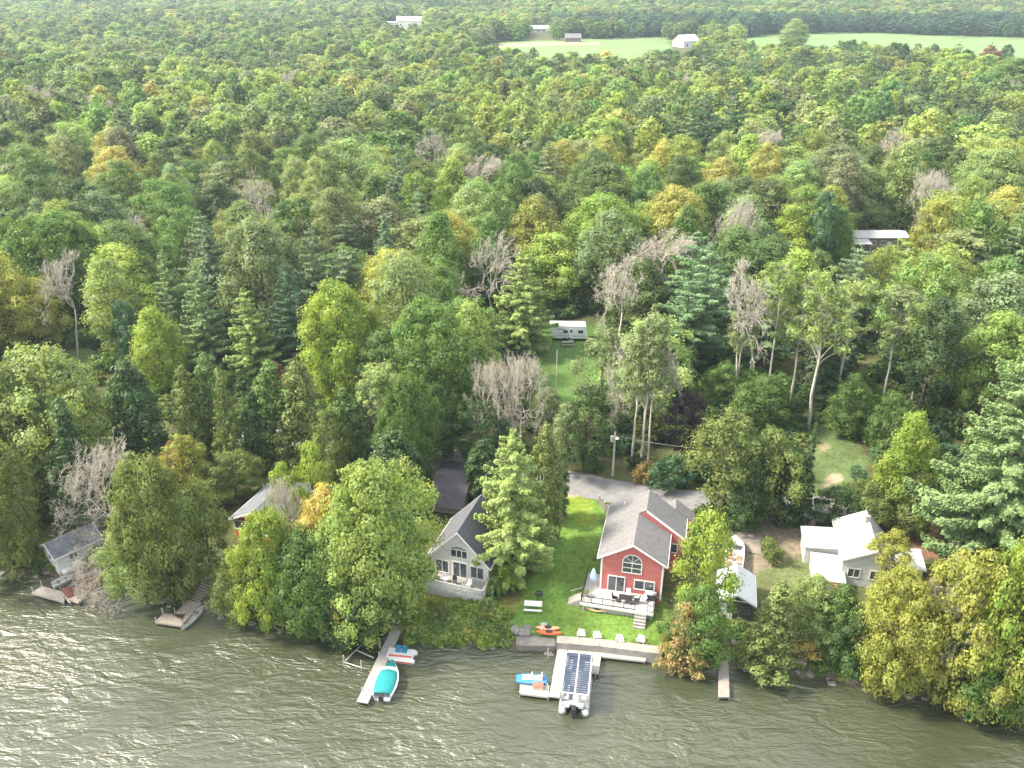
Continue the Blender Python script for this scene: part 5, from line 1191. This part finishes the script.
for k, (a, c, lb) in enumerate([(581, 636, 'white slatted lawn chair on the grass edge, farthest left of the row of four'), (597, 638, 'white lawn chair second from the left in the row of four'), (619.5, 641.5, 'white lawn chair second from the right, facing the U dock'), (640.5, 642, 'white lawn chair at the right end of the row of four'), (544, 636, 'white lawn chair in front of the orange kayaks')]):
    P = G(a, c)
    if ch0 is None: ch0 = yard_chair(lb, P, R_(-6), 'white chairs along the seawall')
    else: dup(ch0, P, R_((-6, 8, -3, -16, 10)[k]), lb)
    if k: pass
for o in [o for o in bpy.data.objects if o.name.startswith('lawn_chair')]: o.scale = (.95, .8, .62)
def kayak(label, P, rz, L_, m, roll=0):
    t = thing('kayak', label, 'kayak', P, rz); b = MB(); rings = []
    for i in range(13):
        u = i/12; s_ = math.sin(math.pi*u)**.65*.36 + .01; y = (u - .5)*L_; zc = .22 + .1*abs(2*u - 1)**2; rings.append([(0, y, zc - .2*math.sin(math.pi*u)**.5), (-s_*.8, y, zc - .1), (-s_, y, zc), (-s_*.5, y, zc + .13*math.sin(math.pi*u)**.5), (0, y, zc + .16*math.sin(math.pi*u)**.5), (s_*.5, y, zc + .13*math.sin(math.pi*u)**.5), (s_, y, zc), (s_*.8, y, zc - .1)])
    b.loft(rings); b.build('hull', m, t, smooth=True)
    b = MB(); b.loft([[(math.cos(k*.5236)*.24, math.sin(k*.5236)*.42, z_) for k in range(12)] for z_ in (.34, .40)]); b.build('cockpit', BLACK, t); return t
KO = mat('orange_red_plastic', (.60, .10, .03), .5, .1, 2.); KP = mat('pale_orange_plastic', (.66, .36, .2), .5, .1, 2.)
for i, (a, c, m_, lb) in enumerate([(549, 634, KO, 'orange red kayak lying nearest the seawall'), (548, 629.5, KP, 'pale orange kayak lying behind the orange red one')]):
    kayak(lb, G(a, c), R_(84 + 3*i), 2.9 - .2*i, m_)
kayak('pale yellow kayak lying on the grass before the deck', G(597, 611), R_(80), 2.6, mat('pale_yellow_plastic', (.62, .45, .2), .5, .1, 2.)); kayak('pink kayak lying against the deck front', G(601, 607), R_(80), 2.3, mat('pink_plastic', (.62, .25, .22), .5, .1, 2.))
P = G(533, 609); t = thing('picnic_table', 'white topped picnic table on the left of the bright lawn', 'table', P, R_(-5)); picnic(t, WHITE, GREYD)
P = G(539, 600); t = thing('barbecue', 'black barbecue grill standing behind the picnic table', 'barbecue', P, R_(15))
b = MB(); b.loft([[(math.cos(k*.6283)*r_, math.sin(k*.6283)*r_*.75, z_) for k in range(10)] for r_, z_ in ((.2, .65), (.42, .8), (.45, 1.0), (.36, 1.2), (.12, 1.28))]); b.build('bowl', BLACK, t, smooth=True); b = MB(); [b.tube((x, y, 0), (x*.5, y*.5, .8), .03) for x, y in ((-.4, -.3), (.4, -.3), (0, .4))]; b.build('leg', BLACK, t)
# deck furniture
def table(label, P, rz, w_, l_, m, h_=.74):
    t = thing('table', label, 'table', P, rz); b = MB(); b.box(-w_/2, w_/2, -l_/2, l_/2, h_ - .05, h_); b.build('tabletop', m, t)
    for x in (-1, 1):
        for y in (-1, 1): b = MB(); b.box(x*(w_/2 - .1) - .03, x*(w_/2 - .1) + .03, y*(l_/2 - .1) - .03, y*(l_/2 - .1) + .03, 0, h_ - .05); b.build('leg', m, t)
    return t
def patio_chair(label, P, rz, m):
    t = thing('patio_chair', label, 'chair', P, rz); b = MB(); b.box(-.26, .26, -.26, .26, .4, .46); b.build('seat', m, t); b = MB(); b.slab([(-.26, .24, .46), (.26, .24, .46), (.25, .36, 1.0), (-.25, .36, 1.0)], .05); b.build('backrest', m, t)
    for x in (-.24, .24):
        for y in (-.24, .24): b = MB(); b.box(x - .02, x + .02, y - .02, y + .02, 0, .4); b.build('leg', m, t)
    return t
table('grey patio table on the red house deck', on(rh, 3.1, -1.6, 1.0), R_(-13), 1.5, .85, BLACK)
patio_chair('black patio chair left of the deck table', on(rh, 1.95, -1.6, 1.0), R_(70), BLACK); patio_chair('black patio chair right of the deck table', on(rh, 4.3, -1.4, 1.0), R_(-100), BLACK); patio_chair('white patio chair behind the deck table, by the patio door', on(rh, 3.3, -.7, 1.0), R_(-10), WHITE); patio_chair('white patio chair at the right end of the red house deck', on(rh, 5.2, -.8, 1.0), R_(-40), WHITE)
t = thing('grill', 'dark gas grill against the wall at the right end of the deck', 'grill', on(rh, 5.9, -.55, 1.0), R_(-13)); b = MB(); b.box(-.55, .55, -.25, .25, .05, .85); b.build('cabinet', BLACK, t); b = MB(); b.tube((-.5, 0, .9), (.5, 0, .9), .27, n=12); b.build('lid', STEEL, t, smooth=True)
t = thing('parasol', 'folded pale blue parasol at the left corner of the red house deck', 'parasol', on(rh, -.8, .4, 1.0), 0); b = MB(); b.tube((0, 0, 0), (0, 0, 2.5), .03); b.build('pole', STEEL, t); b = MB(); b.loft([[(math.cos(k*.785)*r_*(1 + .2*(k % 2)), math.sin(k*.785)*r_*(1 + .2*(k % 2)), z_) for k in range(8)] for r_, z_ in ((.34, .9), (.4, 1.3), (.24, 2.0), (.05, 2.5))]); b.build('canopy', mat('pale_blue_canvas', (.35, .5, .58), .8), t)
t = thing('potted_plant', 'white flowering potted plant on the deck left corner', 'plant', on(rh, -1.3, -1.6, 1.0), 0); b = MB(); b.tube((0, 0, 0), (0, 0, .4), .18, .24, n=12); b.build('pot', WHITE, t); o = bpy.data.objects.new('foliage', LIB['shrub'][0][0]); COL.objects.link(o); o.parent = t; o.location = (0, 0, .35); o.scale = (.2, .2, .2); o.color = (.3, .34, .2, 1)
patio_chair('white chair left on the cottage deck', on(gc_, 2.2, -1.2, .88), R_(15), WHITE); patio_chair('white chair right on the cottage deck', on(gc_, 5.1, -1.3, .88), R_(-25), WHITE); patio_chair('dark chair before the cottage patio door', on(gc_, 3.4, -1.3, .88), R_(5), DARKW); table('dark little table on the cottage deck', on(gc_, 1.2, -1.4, .88), R_(-18), .7, .6, DARKW, .5)
t = thing('garden_umbrella', 'folded white umbrella leaning out at the right corner of the cottage deck', 'umbrella', on(gc_, 7.7, -1.2, -.2), 0); b = MB(); b.tube((0, 0, 0), (.3, -.2, 2.2), .03); b.build('pole', WHITE, t); b = MB(); b.tube((.12, -.08, .9), (.3, -.2, 2.2), .2, .05, n=8); b.build('canopy', WHITE, t)

# stepped wooden fence, posts, wires
A, B = G(599.5, 504), G(613, 522); fn = thing('fence', 'short stepped dark plank fence at the lawn corner by the road', 'fence', A, 0)
for i in range(5):
    p = (B - A)*(i/5); q = (B - A)*((i + .86)/5); b = MB(); b.beam(p + Vector((0, 0, .5)), q + Vector((0, 0, .5)), .1, 1.3); b.build('panel', GREYD, fn)
for i in range(6): p = (B - A)*(i/5 - .02); b = MB(); b.box(p.x - .09, p.x + .09, p.y - .09, p.y + .09, -.6, 1.35); b.build('post', GREYW, fn)
P = G(612.5, 476); hP = top_z(P, 432); up_ = thing('utility_pole', 'pale utility pole with a lamp and transformer beside the gravel road', 'utility pole', P, 0)
b = MB(); b.tube((0, 0, -.5), (0, 0, hP), .17, .12, n=10); b.build('pole', PBARK, up_); b = MB(); b.tube((-.38, -.1, hP - 1.4), (-.38, -.1, hP - .6), .24, n=12); b.build('transformer', STEEL, up_)
b = MB(); b.beam((0, 0, hP - .4), (.1, -1.3, hP - .1), .07, .07); ar = b.build('lamp_arm', STEEL, up_); b = MB(); b.box(-.12, .32, -1.75, -1.2, hP - .22, hP - .08); b.build('lamp_head', HW, ar, bevel=.04)
Q = G(775, 492); Q2 = G(556, 398); h2 = top_z(Q2, 350)
p2 = thing('utility_pole', 'thin pale pole standing on the grass below the white trailer', 'utility pole', Q2, 0); b = MB(); b.tube((0, 0, -.4), (0, 0, h2), .08, .06, n=8); b.build('pole', PBARK, p2)
p3 = thing('utility_pole', 'utility pole half hidden in the dark cedars over the dirt drive', 'utility pole', Q, 0); b = MB(); b.tube((0, 0, -.4), (0, 0, hP), .15, .1, n=8); b.build('pole', PBARK, p3); b = MB(); b.box(-.6, .6, -.05, .05, hP - .5, hP - .36); b.build('crossarm', GREYD, p3)
def wire(A, B, sag, label):
    b = MB(); pr = None
    for i in range(17):
        t = i/16; p = A.lerp(B, t) - Vector((0, 0, sag*4*t*(1-t)))
        if pr: b.tube(pr, p, .02, n=5, cap=False)
        pr = p
    tag(b.build('overhead_wire', GREYW), label, 'wire')
wire(P + Vector((0, 0, hP - .5)), Q + Vector((0, 0, hP - .4)), .9, 'overhead wire from the lamp pole to the right, past the purple tree')
# fallen leafless tree by the white cabin
me, TV, TF = BARE[2]
for a, c, rr_, sc_, lb in ((134, 566, (R_(76), 0, R_(-50)), .9, 'fallen leafless branch pile at the water beside the L shaped dock'), (116, 545, (R_(72), 0, R_(-75)), .65, 'fallen grey branches lying against the white cabin wall'), (132, 584, (R_(82), 0, R_(-25)), .7, 'lowest fallen branches trailing in the lake')):
    o = bpy.data.objects.new('fallen_branches', me); COL.objects.link(o); P = G(a, c); o.location = (P.x, P.y, max(P.z, .1) + .3); o.rotation_euler = rr_; o.scale = (sc_*.6, sc_*.6, sc_*.6); tag(o, lb, 'dead branches')
# ------------------------------------------------------------------ air
hm = bpy.data.materials.new('haze_air'); hm.use_nodes = True; n = hm.node_tree.nodes; n.clear()
pv = n.new('ShaderNodeVolumePrincipled'); pv.inputs['Color'].default_value = (.66, .84, 1., 1); pv.inputs['Density'].default_value = .00015; pv.inputs['Anisotropy'].default_value = .2
oo = n.new('ShaderNodeOutputMaterial'); hm.node_tree.links.new(pv.outputs[0], oo.inputs['Volume'])
hb = MB(); hb.box(-5600, 5600, -3400, 9400, -3, 420); ho = hb.build('haze', hm); tag(ho, kind='stuff')
